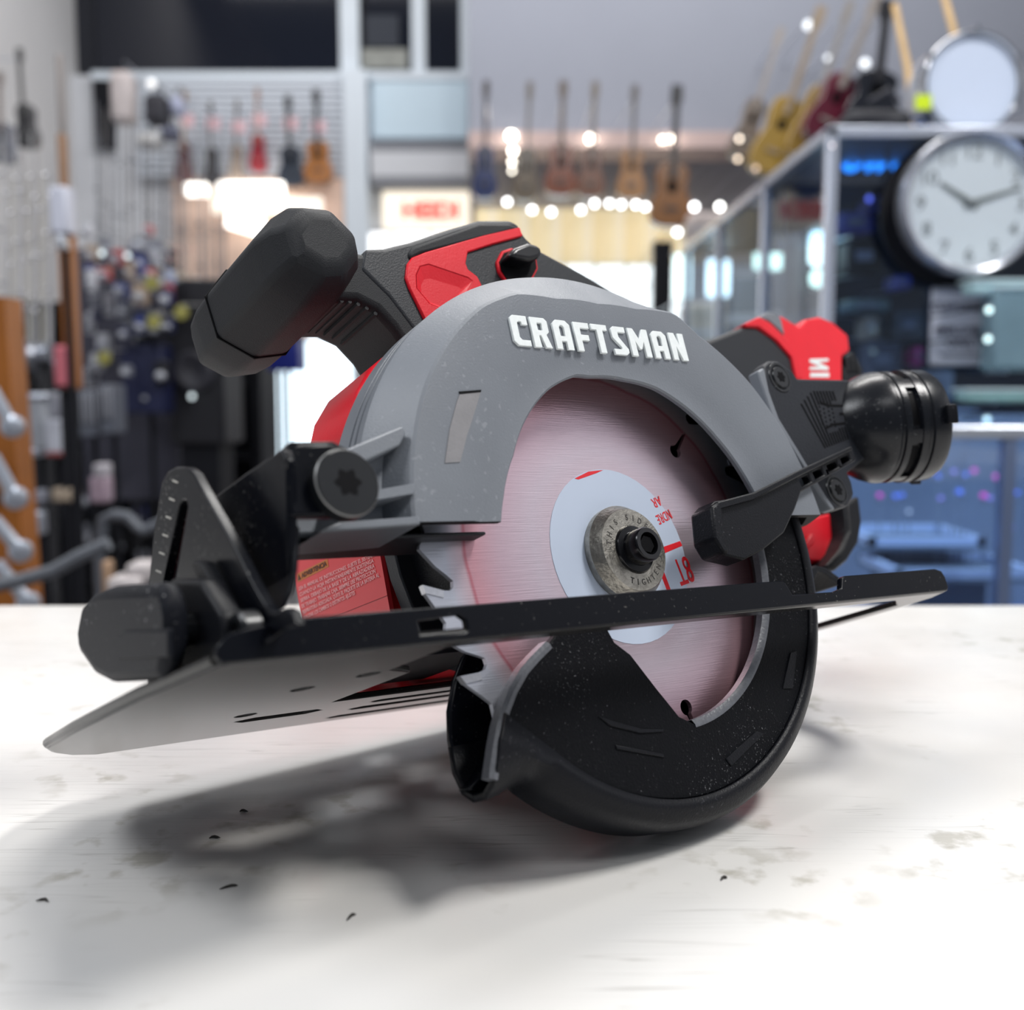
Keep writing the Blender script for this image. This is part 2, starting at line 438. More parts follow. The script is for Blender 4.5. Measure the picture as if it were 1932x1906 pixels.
# flange washer and bolt
fl = S('outer_flange', MB().lathe([(16.4, -0.1), (16.6, -0.8), (16.6, -3.0), (16.0, -3.8), (14.6, -6.2), (14.2, -6.7), (8.3, -6.7), (8.2, -5.0)], (0, 0, 0), (0, 1, 0), 56, False), steel, saw)
def ring_text(s, r, a0, step, flip):
    for i, ch in enumerate(s):
        if ch == ' ': continue
        a = math.radians(a0 + step * i)
        d = Vector((math.cos(a), 0, math.sin(a))); t = Vector((-math.sin(a), 0, math.cos(a)))
        ex, ey = (-t, d) if not flip else (t, -d)
        me = place_text(text_mesh(ch, 2.9, 0.08, 0.05, 'CENTER'), d * (r - (1.0 if not flip else -1.0)) + Vector((0, -6.72, 0)), ex, ey, 0.001, 0.85)
        link('engraved_letter', me, mat('engraving', (0.06, 0.055, 0.05), 0.6), fl)
ring_text('THIS SIDE OUT', 11.3, 166, -15, False)
ring_text('TIGHTEN', 11.3, 248, 13, True)
bolt = S('blade_bolt', MB().lathe([(8.6, -5.0), (8.6, -6.6), (8.0, -7.6), (6.1, -8.0), (5.9, -13.2), (5.4, -14.0), (3.9, -14.0), (3.6, -10.5), (0.1, -10.3)], (0, 0, 0), (0, 1, 0), 32, False), mat('black_bolt', (0.008, 0.008, 0.01), 0.2, 0.3), saw)
S('hex_socket', MB().lathe([(3.1, -10.6), (3.1, -13.0)], (0, 0, 0), (0, 1, 0), 6, True), hole_dark, bolt, smooth=0)

# ---- upper guard (grey)
def interp(tab, x):
    for (x0, y0), (x1, y1) in zip(tab, tab[1:]):
        if x0 <= x <= x1: return y0 + (y1 - y0) * (x - x0) / (x1 - x0)
    return tab[0][1] if x < tab[0][0] else tab[-1][1]
Z0 = 8.0
FACE = [(0, 93), (40, 94), (58, 92.5), (66, 94.5), (78, 88.0), (90, 86.0), (103, 87.8), (113, 92.5), (123, 94.0), (145, 93.5), (160, 92.5), (180, 92)]
INN = [(0, 62), (20, 60.5), (40, 59.5), (60, 59.5), (70, 59.6), (84, 58.5), (100, 59.0), (106, 60.5), (120, 60.5), (150, 58.5), (165, 60), (180, 62.5)]
def guard_ring(kind, y, dr=0.0):
    pts = []
    N = 96
    def rad(a):
        if kind == 'out': return 102.8 + dr
        if kind == 'face': return interp(FACE, a) + dr
        return interp(INN, a) + dr
    def end_angle(sign):
        a = 5.0 if sign > 0 else 175.0
        for _ in range(12):
            t = math.degrees(math.asin(Z0 / rad(a))); a = t if sign > 0 else 180 - t
        return a
    a0, a1 = end_angle(1), end_angle(-1)
    for i in range(N + 1):
        t = i / N; a = a0 + (a1 - a0) * t
        # mapping that keeps the columns radial away from the ends
        base = 5.0 + 170.0 * t
        w = min(1, min(t, 1 - t) / 0.12); a = a * (1 - w) + base * w
        r = rad(a); pts.append(Vector((r * math.cos(math.radians(a)), y, r * math.sin(math.radians(a)))))
    return pts
rings = [guard_ring('out', 14.0), guard_ring('out', 6.2), guard_ring('out', 6.0, -0.7), guard_ring('out', 5.0, -0.7), guard_ring('out', 4.8),
         guard_ring('out', 2.6), guard_ring('out', 2.4, -0.6), guard_ring('out', 1.4, -0.6), guard_ring('out', 1.2), guard_ring('out', -2.0), guard_ring('out', -4.5, -1.2), guard_ring('face', -16.0, 1.0), guard_ring('face', -16.6, 0),
         guard_ring('in', -16.6, 11.0), guard_ring('in', -15.6, 8.0), guard_ring('in', -15.6, 0.6), guard_ring('in', -15.0, 0), guard_ring('in', -13.4, 0.2), guard_ring('in', -13.2, 2.0)]
ug = MB().grid(rings)
n = len(rings[0]); m_ = len(rings)
upper = S('upper_guard', ug, grey_plastic, saw, smooth=22)
cavity = mat('cavity_shade', (0.006, 0.006, 0.007), 0.6, spec=0.1, var=0.3, vscale=80)  # near-black lining colour stands in for shade inside the guard
lin = [guard_ring('in', -13.3, 1.6), guard_ring('face', -13.2, -4.0), guard_ring('out', -4.0, -4.5), guard_ring('out', 12.0, -2.2), guard_ring('in', 13.0, -30.0)]
S('cavity_shade_liner', MB().grid(lin), cavity, upper, smooth=40)
for e_ in (0, -1):
    loop = [r_[e_] for r_ in rings] + [l_[e_] for l_ in lin[:4]]
    S('guard_end', MB().add(loop, [tuple(range(len(loop)))]), cavity, upper, smooth=0)
# gauge window on the guard face
gw = tr([(868, 742), (907, 738), (896, 775), (880, 825), (868, 872), (839, 874), (848, 810), (862, 757)], 1, -16.7)
S('gauge_inset', MB().prism(gw, [], 1, -16.85, -16.0), mat('inset_grey', (0.21, 0.205, 0.215), 0.5, bump=0.2, bscale=900, var=0.15, vscale=200), upper)
gl = tr([(866, 739), (908, 736), (907, 740), (868, 744)], 1, -16.8)
S('gauge_shade_line', MB().prism(gl, [], 1, -16.95, -16.0), hole_dark, upper)  # dark line painted in place of shade along the inset's top
# raised lettering
GL = {
 'C': [[(1.2, 0), (5, 0), (5, 2), (2.6, 2), (2, 2.8), (2, 7.6), (2.6, 8), (3.2, 8), (3.2, 7), (5, 7), (5, 10), (1.0, 10), (0, 9), (0, 1.4)]],
 'R': [[(0, 0), (2, 0), (2, 4.0), (2.5, 4.0), (3.4, 0), (5.4, 0), (4.3, 4.4), (5.2, 5.4), (5.2, 9.0), (4.4, 10), (0, 10)], [(2, 5.8), (3.3, 5.8), (3.3, 8.2), (2, 8.2)]],
 'A': [[(0, 0), (2, 0), (2, 2.8), (3.4, 2.8), (3.4, 0), (5.4, 0), (5.4, 8.6), (4.2, 10), (1.2, 10), (0, 8.6)], [(2, 4.6), (3.4, 4.6), (3.4, 7.6), (3.0, 8.2), (2.4, 8.2), (2, 7.6)]],
 'F': [[(0, 0), (2, 0), (2, 3.8), (4.4, 3.8), (4.4, 5.8), (2, 5.8), (2, 8), (5, 8), (5, 10), (0, 10)]],
 'T': [[(1.6, 0), (3.6, 0), (3.6, 8), (5.2, 8), (5.2, 10), (0, 10), (0, 8), (1.6, 8)]],
 'S': [[(0, 0), (4.0, 0), (5, 1), (5, 2.2), (2.4, 6.4), (2.4, 8), (5, 8), (5, 10), (1.2, 10), (0.2, 9), (0.2, 6.0), (2.8, 2.6), (2.6, 2), (0, 2)]],
 'M': [[(0, 0), (2, 0), (2, 5.2), (3, 2.6), (3.8, 2.6), (4.8, 5.2), (4.8, 0), (6.8, 0), (6.8, 10), (5, 10), (3.4, 6.2), (1.8, 10), (0, 10)]],
 'N': [[(0, 0), (2, 0), (2, 4.8), (3.4, 0), (5.4, 0), (5.4, 10), (3.4, 10), (3.4, 5.2), (2, 10), (0, 10)]]}
p0 = px(969, 653, 1, -16.6); p1 = px(1297, 683, 1, -16.6)
xs = [0, 5.9, 12.6, 19.2, 24.9, 31.2, 37.2, 45.2, 51.8]
tot = 57.2
for ch, x0 in zip('CRAFTSMAN', xs):
    loops = []
    for l in GL[ch]:
        q = []
        for x, z in l:
            t = (x + x0) / tot
            q.append((p0.x + (p1.x - p0.x) * t, p0.z + (p1.z - p0.z) * t + z * 1.08))
        loops.append(q)
    S('letter', MB().prism(loops[0], loops[1:], 1, -17.5, -16.5), white_print, upper, bev=0.15, seg=1)
# ribs and boss at the front of the guard
def rib(pts, y0, y1, name='rib'):
    return S(name, MB().prism(pts, [], 1, y0, y1), grey_plastic, upper, bev=0.6)
rib([(-122, 22), (-116, 27), (-90, 37), (-89, 35), (-92, 31), (-116, 21)], -16, 8)
rib([(-118, 12), (-116, 15), (-91, 19), (-91, 16)], -18, 6)
rib([(-124, 5), (-118, 7.5), (-92, 9), (-92, 6.5), (-100, 6)], -19, 4)
S('pivot_boss', MB().prism([(-128, 7), (-100, 7), (-92, 8), (-88, 26), (-94, 33), (-116, 23), (-126, 20)], [], 1, -9, 12), grey_plastic, upper, bev=1.0)
S('guard_underside', MB().prism([(-128, 6.2), (-60, 6.8), (-60, 7.9), (-128, 7.9)], [], 1, -6, 14), dark_grey, upper, bev=0.5)

# ---- lower guard (black)
lower = None
Rf = 82.0
nearp = arc(Rf, 12, -130, 60)
nearp += tr([(1010, 1412), (970, 1368), (950, 1346), (962, 1308), (985, 1270), (1035, 1215)], 1, -11)
nearp += [(-36, -20), (-26, -22)] + tr([(1160, 1212), (1190, 1235), (1240, 1300), (1282, 1352)], 1, -11)
nearp += arc(60.0, -86, 6, 40)
lower = S('lower_guard', MB().prism(nearp, [], 1, -11, -7.5), dusty_black, saw, bev=0.5)
prof = [(0, -11.0), (3.0, -10.8), (6.0, -9.0), (7.8, -6.0), (8.2, -2.0), (8.2, 7.0), (6.5, 10.5), (3.0, 12.0), (-14, 12.0)]
rings = []
def shell_section(a, dip=0.0):
    return [Vector(((Rf + dr - (dip if dr > 1 else 0)) * math.cos(math.radians(a)), y, (Rf + dr - (dip if dr > 1 else 0)) * math.sin(math.radians(a)))) for dr, y in prof]
for i in range(63):
    a = 13 - 143 * i / 62
    rings.append(shell_section(a))
fin = [px(949, 1346, 1, -11), px(940, 1400, 1, -11.5), px(932, 1450, 1, -11), px(926, 1482, 1, -8.5), px(913, 1503, 1, -3), px(893, 1507, 1, 4), px(874, 1494, 1, 9), px(857, 1458, 1, 12), px(849, 1410, 1, 12)]
st0 = rings[-1]
for k in range(1, 11):
    t = k / 10; w = t * t * (3 - 2 * t)
    g = math.sin(math.pi * min(1, t * 1.15)) ** 2 * 4.2
    row = []
    for n_, (p_, q_) in enumerate(zip(st0, fin)):
        v_ = p_.lerp(q_, w)
        if 2 <= n_ <= 6: v_ = v_ * ((v_.length - g) / v_.length)
        row.append(v_)
    rings.append(row)
skin = S('guard_shell', MB().grid(rings), black_plastic, lower, smooth=40)
md = skin.modifiers.new('solid', 'SOLIDIFY'); md.thickness = 0.0022; md.offset = 0
farp = arc(84, 8, -138, 50) + tr([(900, 1500), (880, 1488), (858, 1450), (846, 1395), (845, 1340), (855, 1285), (872, 1240)], 1, 12) + [(-45, -14)] + arc(30, 200, 370, 20)
S('inner_wall', MB().prism(farp, [], 1, 11.0, 13.5), black_gloss, lower, bev=0.7)
S('inner_floor_web', MB().prism(tr([(868, 1492), (888, 1470), (932, 1400), (936, 1430), (900, 1500)], 1, 8), [], 1, 4, 10), black_gloss, lower, bev=0.8)
# lighter edge round the inner cut-out
edge = []
for i in range(41):
    a = math.radians(-86 + 90 * i / 40)
    edge.append([Vector((r * math.cos(a), y, r * math.sin(a))) for r, y in ((58.6, -7.4), (58.6, -10.2), (60.2, -11.2), (61.2, -11.2), (61.2, -7.4))])
S('cutout_lip', MB().grid(edge, close_u=True), mat('lighter_black_edge', (0.10, 0.105, 0.12), 0.35, var=0.3, vscale=900, bump=0.3), lower)
e3 = tr([(929, 1470), (933, 1440), (938, 1405), (944, 1372), (953, 1338), (967, 1302), (988, 1265), (1010, 1240), (1035, 1215)], 1, -11)
ring = []
for i, (x, z) in enumerate(e3):
    x1, z1 = e3[max(i - 1, 0)]; x2, z2 = e3[min(i + 1, len(e3) - 1)]
    t = Vector((x2 - x1, z2 - z1)).normalized(); nn = Vector((t.y, -t.x))
    ring.append([Vector((x + nn.x * a, y, z + nn.y * a)) for a, y in ((-1.2, -7.4), (-1.0, -10.6), (0.2, -11.6), (1.6, -11.4), (1.6, -7.4))])
S('mouth_lip', MB().grid(ring, close_u=True, cap0=True, cap1=True), MATS['lighter_black_edge'], lower)
# shallow moulded marks on the guard face
for pts in ([(1490, 1232), (1502, 1228), (1494, 1300), (1476, 1300)], [(1368, 1432), (1426, 1380), (1440, 1384), (1378, 1446)],
            [(1128, 1352), (1160, 1362), (1210, 1376), (1250, 1376), (1250, 1381), (1205, 1384), (1150, 1370)], [(1160, 1406), (1250, 1423), (1252, 1430), (1162, 1414)]):
    S('moulded_mark', MB().prism(tr(pts, 1, -11), [], 1, -11.5, -10.8), black_plastic, lower, bev=0.25)
# thumb lever
lev = tr([(1338, 958), (1350, 945), (1420, 934), (1500, 893), (1606, 843), (1617, 868), (1512, 928), (1500, 962), (1480, 1005), (1440, 1038), (1405, 1056), (1362, 1046), (1345, 1018)], 1, -20)
lh = []
for t0, t1 in ((0.02, 0.19), (0.28, 0.44), (0.54, 0.72), (0.80, 0.95)):
    a = Vector((1506, 905)); b = Vector((1606, 855)); c = Vector((1512, 919)); d = Vector((1610, 866))
    lh.append(tr([tuple(a.lerp(b, t0)), tuple(a.lerp(b, t1)), tuple(c.lerp(d, t1)), tuple(c.lerp(d, t0))], 1, -20))
lever = S('guard_lever', MB().prism(lev, lh, 1, -20, -11), black_plastic, saw, bev=0.7)
S('lever_rim', MB().prism(tr([(1352, 962), (1430, 940), (1510, 898), (1606, 850), (1604, 843), (1500, 890), (1420, 930), (1350, 948)], 1, -21), [], 1, -22, -19.5), black_plastic, lever, bev=0.6)
S('lever_end', MB().prism(tr([(1337, 958), (1352, 948), (1358, 965), (1360, 1015), (1372, 1045), (1360, 1046), (1343, 1018)], 1, -21), [], 1, -22.5, -12), black_plastic, lever, bev=1.0)

# ---- base plate
ZB = -28.7
outer = [(-160, -29.5), (-164.5, 10), (-166, 60), (-165, 92), (-159, 107), (-150, 121), (-139, 131), (140, 131), (150, 122), (151, 0), (147, -20), (139, -30.5)]
opening = [(-80, 68), (-80, 18), (-93, 8), (-93, -21.5), (118, -21.5), (139, -8), (139, 36), (122, 68)]
def slot(x0, x1, y, w):
    return [(x0, y - w * .1), (x0 + w * .5, y - w / 2), (x1 - w * .5, y - w / 2), (x1, y), (x1 - w * .5, y + w / 2), (x0 + w * .5, y + w / 2), (x0, y + w * .1)]
hs = [opening, slot(-57, 95, 82, 6), slot(-58, 95, 97, 7), slot(-57, 95, 117, 7), slot(-106, -74, 88, 9)]
for cx_, cy_ in ((-112, 26), (-109, 73), (-98, 12)):
    hs.append([(cx_ + 3.5 * math.cos(t * math.pi / 6), cy_ + 3.5 * math.sin(t * math.pi / 6)) for t in range(12)])
base = S('base_plate', MB().prism(outer, hs, 2, ZB, ZB + 2.2), plate_paint, saw, bev=0.5)
# upturned near flange with its sight notches (profile swept in x)
rimtop = [(-161, -24.5), (-157.5, -22.0), (-150, -20.6), (-143, -19.6), (40, -19.6), (41, -20.4), (43, -24.6), (66, -25.0), (71, -24.0), (73, -20.2), (75, -19.6), (134, -19.6), (138, -20.6), (139.5, -23)]
rimo = [(x, z) for x, z in rimtop] + [(139.5, ZB + 1.6), (138, ZB + 0.0), (-160, ZB + 0.0), (-161.5, ZB + 1.5)]
notch = [(-107.5, -26.9), (-107.5, -22.6), (-94.5, -22.0), (-92.6, -23.4), (-92.6, -26.4), (-94.0, -26.9)]
S('base_flange', MB().prism(rimo, [notch], 1, -32.0, -29.6), black_gloss, base, bev=0.45, seg=2)
S('flange_fold', MB().tube([(-159, -29.9, ZB + 1.5), (137, -29.9, ZB + 1.5)], 1.9, 12), plate_paint, base)
S('flange_crease', MB().tube([px(498, 1213, 1, -32.2), px(535, 1186, 1, -32.2)], 0.7, 8), black_gloss, base)
S('front_flange', MB().tube([(-160.0, -28, ZB + 1.8), (-164.2, 10, ZB + 1.8), (-165.6, 60, ZB + 1.8), (-164.6, 92, ZB + 1.8), (-158.7, 107, ZB + 1.8), (-150, 120.6, ZB + 1.8)], 1.6, 10), plate_paint, base)
S('rear_bracket', MB().prism(tr([(1520, 1075), (1540, 1066), (1558, 1070), (1600, 1100), (1585, 1104), (1560, 1085), (1545, 1078), (1536, 1100), (1522, 1100)], 1, 4), [], 1, 4, 20), black_plastic, base, bev=0.8)
S('depth_guide', MB().prism([(40, -26), (112, -26), (108, -12), (100, -4), (92, -4), (90, -14), (44, -18)], [], 1, 18, 26), black_plastic, base, bev=1.0)

# ---- bevel quadrant at the front
QX = -148.0
qd = tr([(278, 1312), (276, 1180), (281, 1090), (290, 1000), (304, 912), (316, 890), (332, 881), (350, 882), (364, 893), (400, 958), (440, 1028), (478, 1105), (500, 1143), (516, 1156), (534, 1147), (548, 1155), (556, 1182), (480, 1200), (430, 1225), (412, 1240), (330, 1292)], 0, QX)
sl = tr([(338, 955), (344, 945), (351, 944), (354, 956), (330, 1096), (321, 1180), (300, 1180), (309, 1096)], 0, QX)
quad = S('bevel_quadrant', MB().prism(qd, [sl], 0, QX, QX + 3.0), black_gloss, saw, bev=0.5)
S('clamp_block', MB().prism(tr([(326, 1092), (384, 1094), (424, 1158), (434, 1232), (322, 1290)], 0, -155), [], 0, -156, -150), black_plastic, quad, bev=1.2)
S('quadrant_rib', MB().prism(tr([(370, 1058), (384, 1060), (428, 1138), (430, 1205), (412, 1230), (410, 1142), (368, 1072)], 0, -152), [], 0, -153, -149), black_plastic, quad, bev=0.6)
c = px(458, 1192, 0, -152)
S('pivot_rivet', MB().lathe([(5.0, 3), (5.0, -1.0), (4.2, -1.8), (2.6, -1.8), (2.2, -0.8), (0.1, -0.8)], c, (1, 0, 0), 24, False), screw_black, quad)
# scale ticks and numerals on the quadrant
tick = mat('scale_print', (0.55, 0.53, 0.48), 0.6)
for k in range(6):
    v = 905 + 34 * k; u = 334 - 6.2 * k
    S('scale_mark', MB().prism(tr([(u - 8, v), (u + 2, v + 4), (u + 2, v + 7), (u - 8, v + 3)], 0, QX), [], 0, QX - 0.15, QX), tick, quad)
# lock knob
kn = tr([(160, 1180), (168, 1140), (190, 1118), (222, 1106), (318, 1098), (328, 1140), (330, 1235), (318, 1283), (222, 1287), (190, 1270), (165, 1235)], 0, -163)
knob = S('bevel_lock_knob', MB().prism(kn, [], 0, -165.5, -159.5), knob_grey, saw, bev=2.8, seg=3)
S('knob_dimple', MB().prism(tr([(226, 1200), (240, 1188), (322, 1186), (322, 1240), (226, 1244)], 0, -165.5), [], 0, -166.0, -164.5), knob_grey, knob, bev=0.9)
S('knob_stud', MB().lathe([(4, -2), (4, 14)], px(330, 1190, 0, -160), (1, 0, 0), 16), screw_black, knob)

# ---- bevel hinge bracket (bent black sheet)
fp = tr([(412, 936), (470, 893), (538, 848), (548, 870), (550, 1000), (549, 1090), (534, 1130), (518, 1152), (508, 1146), (430, 1012)], 0, -137)
brk = S('hinge_bracket', MB().prism(fp, [], 0, -138, -135.2), black_gloss, saw, bev=0.6)
sp_ = tr([(538, 872), (548, 848), (566, 839), (612, 837), (650, 846), (680, 868), (700, 900), (696, 940), (676, 962), (640, 975), (545, 977)], 1, -30)
S('bracket_side', MB().prism(sp_, [], 1, -31, -27), black_gloss, brk, bev=1.4, seg=3)
S('bracket_top', MB().prism([(-138, 20), (-134, 25.5), (-122, 26), (-118, 24), (-122, 24), (-134, 23)], [], 1, -30, 8), black_gloss, brk, bev=0.5)
S('bracket_edge', MB().prism(tr([(550, 985), (560, 1000), (556, 1080), (546, 1125), (530, 1152), (536, 1120), (546, 1080)], 1, -26), [], 1, -28, -12), black_gloss, brk, bev=0.8)
bc = px(657, 910, 1, -35)
bb = S('hinge_bolt', MB().lathe([(9.0, 4.6), (9.0, 0.6), (8.4, 0.0), (0.1, 0.0)], bc, (0, 1, 0), 36, False), screw_black, saw)
S('bolt_highlight', MB().lathe([(8.75, 0.16), (9.05, 0.52), (9.05, 0.66), (8.7, 0.3)], bc, (0, 1, 0), 36, False), mat('painted_highlight', (0.20, 0.20, 0.20), 0.4, 0.3), bb)  # pale ring puts the bolt rim's highlight into the colour
def torx(c, r, ax, depth, parent, name='torx_recess'):
    pts = []
    for i in range(24):
        a = 2 * math.pi * i / 24; rr = r * (1 + 0.2 * math.cos(6 * a)); pts.append((rr * math.cos(a), rr * math.sin(a)))
    e1 = Vector((1, 0, 0)); e2 = Vector((0, 0, 1)); n_ = Vector((0, 1, 0))
    if ax != 1:
        n_ = Vector(ax).normalized(); e1 = n_.orthogonal().normalized(); e2 = n_.cross(e1)
    rings = [[Vector(c) + e1 * x + e2 * z + n_ * d for x, z in pts] for d in (-0.12, depth)]
    return S(name, MB().grid(rings, close_u=True, cap0=True, cap1=True), hole_dark, parent)
torx(bc, 3.3, 1, 1.5, bb)

# ---- dust port (black)
fy = -8.0
fl_out = tr([(1440, 690), (1452, 680), (1468, 680), (1496, 700), (1505, 714), (1600, 716), (1640, 740), (1650, 800), (1640, 860), (1600, 892), (1606, 905), (1612, 935), (1600, 955), (1575, 962), (1552, 935), (1500, 850), (1462, 790), (1444, 735)], 1, fy)
port = S('dust_port', MB().prism(fl_out, [], 1, fy, fy + 7), mat('charcoal_port', (0.016, 0.018, 0.024), 0.5, spec=0.25, bump=0.4, bscale=1600, var=0.15), saw, bev=1.2, seg=3)
S('port_gasket', MB().prism(tr([(1428, 700), (1440, 694), (1450, 740), (1468, 790), (1506, 852), (1556, 935), (1575, 962), (1566, 962), (1546, 935), (1494, 850), (1456, 792), (1440, 740)], 1, fy), [], 1, fy - 0.6, fy + 5), grey_plastic, port, bev=0.8)
pax = Vector((0.86, -0.49, -0.11)).normalized()
pc = px(1634, 808, 1, fy + 4)
R_ = 24.5
prof = [(14, -16), (19.5, -10), (23.0, -3), (R_, 2), (R_, 4), (R_ - 0.8, 5.0), (R_ - 0.8, 6.0), (R_, 6.6), (R_, 9.0), (R_ - 1.8, 9.4), (R_ - 1.8, 13.2), (R_ + 0.3, 13.8), (R_ + 0.3, 16.6), (R_ - 0.6, 17.4), (R_ - 0.6, 18.6), (R_ + 0.2, 19.2), (R_ - 0.2, 25), (R_ - 1.5, 27.5), (R_ - 4, 27.8), (R_ - 4.5, 15)]
S('port_tube', MB().lathe(prof, pc, pax, 56, False), mat('black_glossy_plastic', (0.007, 0.008, 0.011), 0.27, spec=0.3, bump=0.1, bscale=800, dust=0.1), port)
e1 = pax.orthogonal().normalized(); e2 = pax.cross(e1)
def tube_arc(a0, a1, r0, r1, h0, h1, n=8):
    rings = []
    for i in range(n + 1):
        a = math.radians(a0 + (a1 - a0) * i / n); d = e1 * math.cos(a) + e2 * math.sin(a)
        rings.append([pc + pax * h + d * r for r, h in ((r0, h0), (r1, h0), (r1, h1), (r0, h1))])
    return MB().grid(rings, close_u=True, cap0=True, cap1=True)
for k in range(6):
    S('port_slot', tube_arc(60 * k, 60 * k + 38, R_ - 2.4, R_ - 1.65, 9.6, 13.0), hole_dark, port)
    S('port_bridge', tube_arc(60 * k + 42, 60 * k + 56, R_ - 2.4, R_ - 0.2, 9.0, 13.8), MATS['black_glossy_plastic'], port)
for k in range(3):
    S('port_lug', tube_arc(120 * k + 20, 120 * k + 38, R_ - 1.5, R_ + 2.4, 23.6, 28.2), black_plastic, port, bev=0.5)
# moulded flag emblem: stripes and a canton of stars
flag_m = hole_dark
def qd4(a, b, c, d): return tr([a, b, c, d], 1, fy)
TLc, TRc, BRc, BLc = Vector((1514, 735)), Vector((1572, 737)), Vector((1602, 826)), Vector((1556, 848))
for i in range(11):
    s0 = i / 11; s1 = s0 + 0.045
    a0 = Vector((1510, 738)).lerp(Vector((1575, 738)), s0); b0 = Vector((1556, 846)).lerp(Vector((1604, 828)), s0)
    a1 = Vector((1510, 738)).lerp(Vector((1575, 738)), s1); b1_ = Vector((1556, 846)).lerp(Vector((1604, 828)), s1)
    a0.y += max(0, 24 - i * 7); a1.y += max(0, 24 - i * 7)
    segs = ((0, 1),) if i < 4 else ((0, 0.26 if i < 9 else 0.20), (0.78 if i < 8 else 0.74, 1))
    for t0, t1 in segs:
        S('flag_stripe', MB().prism(qd4(tuple(a0.lerp(b0, t0)), tuple(a1.lerp(b1_, t0)), tuple(a1.lerp(b1_, t1)), tuple(a0.lerp(b0, t1))), [], 1, fy - 0.15, fy + 0.2), flag_m, port)
for i in range(5):
    for j in range(4):
        u = 1546 + 8 * j + 1.5 * i; v = 768 + 8 * i + (j % 2) * 3.5
        if u > 1578: continue
        p = px(u, v, 1, fy)
        S('flag_star', MB().prism([(p.x + .55 * math.cos(k * 1.2566), p.z + .55 * math.sin(k * 1.2566)) for k in range(5)], [], 1, fy - 0.15, fy + 0.2), flag_m, port)
for pts in ([(1546, 757), (1562, 763), (1594, 764), (1594, 768), (1562, 768), (1548, 762)], [(1558, 806), (1570, 799), (1602, 796), (1602, 800), (1572, 804), (1558, 811)], [(1584, 779), (1600, 778), (1600, 783), (1584, 784)]):
    S('flag_stripe', MB().prism(tr(pts, 1, fy), [], 1, fy - 0.15, fy + 0.2), flag_m, port)
for u, v in ((1472, 712), (1580, 925)):
    c = px(u, v, 1, fy - 0.4)
    sc_ = S('port_screw', MB().lathe([(6.6, 0.5), (6.4, 0.0), (5.6, 0.0), (5.4, 1.0), (4.9, 0.4), (4.5, -0.5), (0.1, -0.6)], c, (0, 1, 0), 28, False), screw_black, port)
    torx(c + Vector((0, -0.6, 0)), 2.1, 1, 1.0, sc_)
S('port_bracket', MB().prism(tr([(1596, 948), (1622, 934), (1628, 985), (1622, 1022), (1600, 1058), (1576, 1078), (1560, 1068), (1588, 1036), (1602, 1000)], 1, 36), [], 1, 36, 64), black_plastic, saw, bev=2.0, seg=3)

# ---- motor and gear housing (red)
mot = S('motor_housing', MB().prism([(-56, 50), (-60, 36), (-58, 8), (-52, -20), (-40, -25), (40, -25), (60, -5), (62, 50), (50, 74), (0, 86), (-22, 82), (-42, 66)], [], 1, 50, 122), red_plastic, saw, bev=5.0, seg=4)
S('gear_case', MB().prism([(-58, 60), (-57, 30), (-54, 5), (-46, -18), (40, -20), (60, 0), (62, 50), (0, 80)], [], 1, 14, 50), black_plastic, saw, bev=2.0, seg=3)
S('motor_seam', MB().prism([(-56, 52), (-62.5, 36), (-60.5, 8), (-54, -21), (-40, -26), (0, -26), (0, 60)], [], 1, 44, 51), dark_grey, mot, bev=0.6)
S('opening_shade_panel', MB().box((-78, 15, -24.5), (62, 70, -21)), black_plastic, mot, bev=0.8)  # added black sheet, stands in for shade inside the base opening
# warning label on the motor front
lb = [(53, -4), (116, -4), (117, 34), (53, 34)]
lab = S('warning_label', MB().prism(lb, [], 0, -61.2, -59.5), label_red, mot)
S('label_heading', MB().prism([(114.6, 24.3), (89.0, 23.4), (89.0, 26.5), (114.6, 27.6)], [], 0, -61.3, -61.1), orange_print, lab)
lx = -61.45
def lab_line(s_, y, z, width, size, m, slope=-0.035, bold=0.03):
    me = text_mesh(s_, size, 0.03, bold)
    w_ = max(v.co.x for v in me.vertices)
    place_text(me, (lx, y, z), (0, -1, slope), (0, slope, 1), 0.001, width / w_)
    return link('label_text', me, m, lab)
head_m = mat('heading_text', (0.08, 0.02, 0.01), 0.5)
lab_line('ADVERTENCIA', 110.6, 24.9, 20.5, 2.6, head_m, bold=0.05)
S('label_warning_sign', MB().prism([(114.0, 24.9), (111.6, 24.8), (112.8, 27.0)], [], 0, -61.5, -61.2), head_m, lab)
for i, (s_, w_) in enumerate((('LEA EL MANUAL DE INSTRUCCIONES. SUJETE EL SISTEMA', 58), ('CUANDO LA HOJA INSTANTANEAMENTE SOSTENGA', 57), ('SIERRA. DEBAJO DE LA BASE Y DE LA ABRAZADERA', 57), ('DE TRABAJO. TRABAJAR CAJA. SIEMPRE USE PROTECCION', 57), ('RESPIRATORIA ADECUADA. QUITE EL PAQUETE DE LA BATERIA AL', 59), ('REALIZAR LOS CAMBIOS O DISTINTOS AJUSTES', 41))):
    lab_line(s_, 114.4, 20.9 - 2.34 * i, w_, 2.0, label_text, -0.05 + 0.008 * i)
S('label_edge', MB().prism([(116, 6.2), (53, 3.2), (53, 3.0), (116, 6.0)], [], 0, -61.35, -61.1), mat('label_crease', (0.40, 0.01, 0.02), 0.5), lab)
S('motor_bulge', MB().prism(tr([(665, 830), (655, 790), (664, 745), (690, 700), (745, 655), (800, 640), (800, 800), (720, 860)], 1, 26), [], 1, 20, 56), red_plastic, mot, bev=7.0, seg=5)

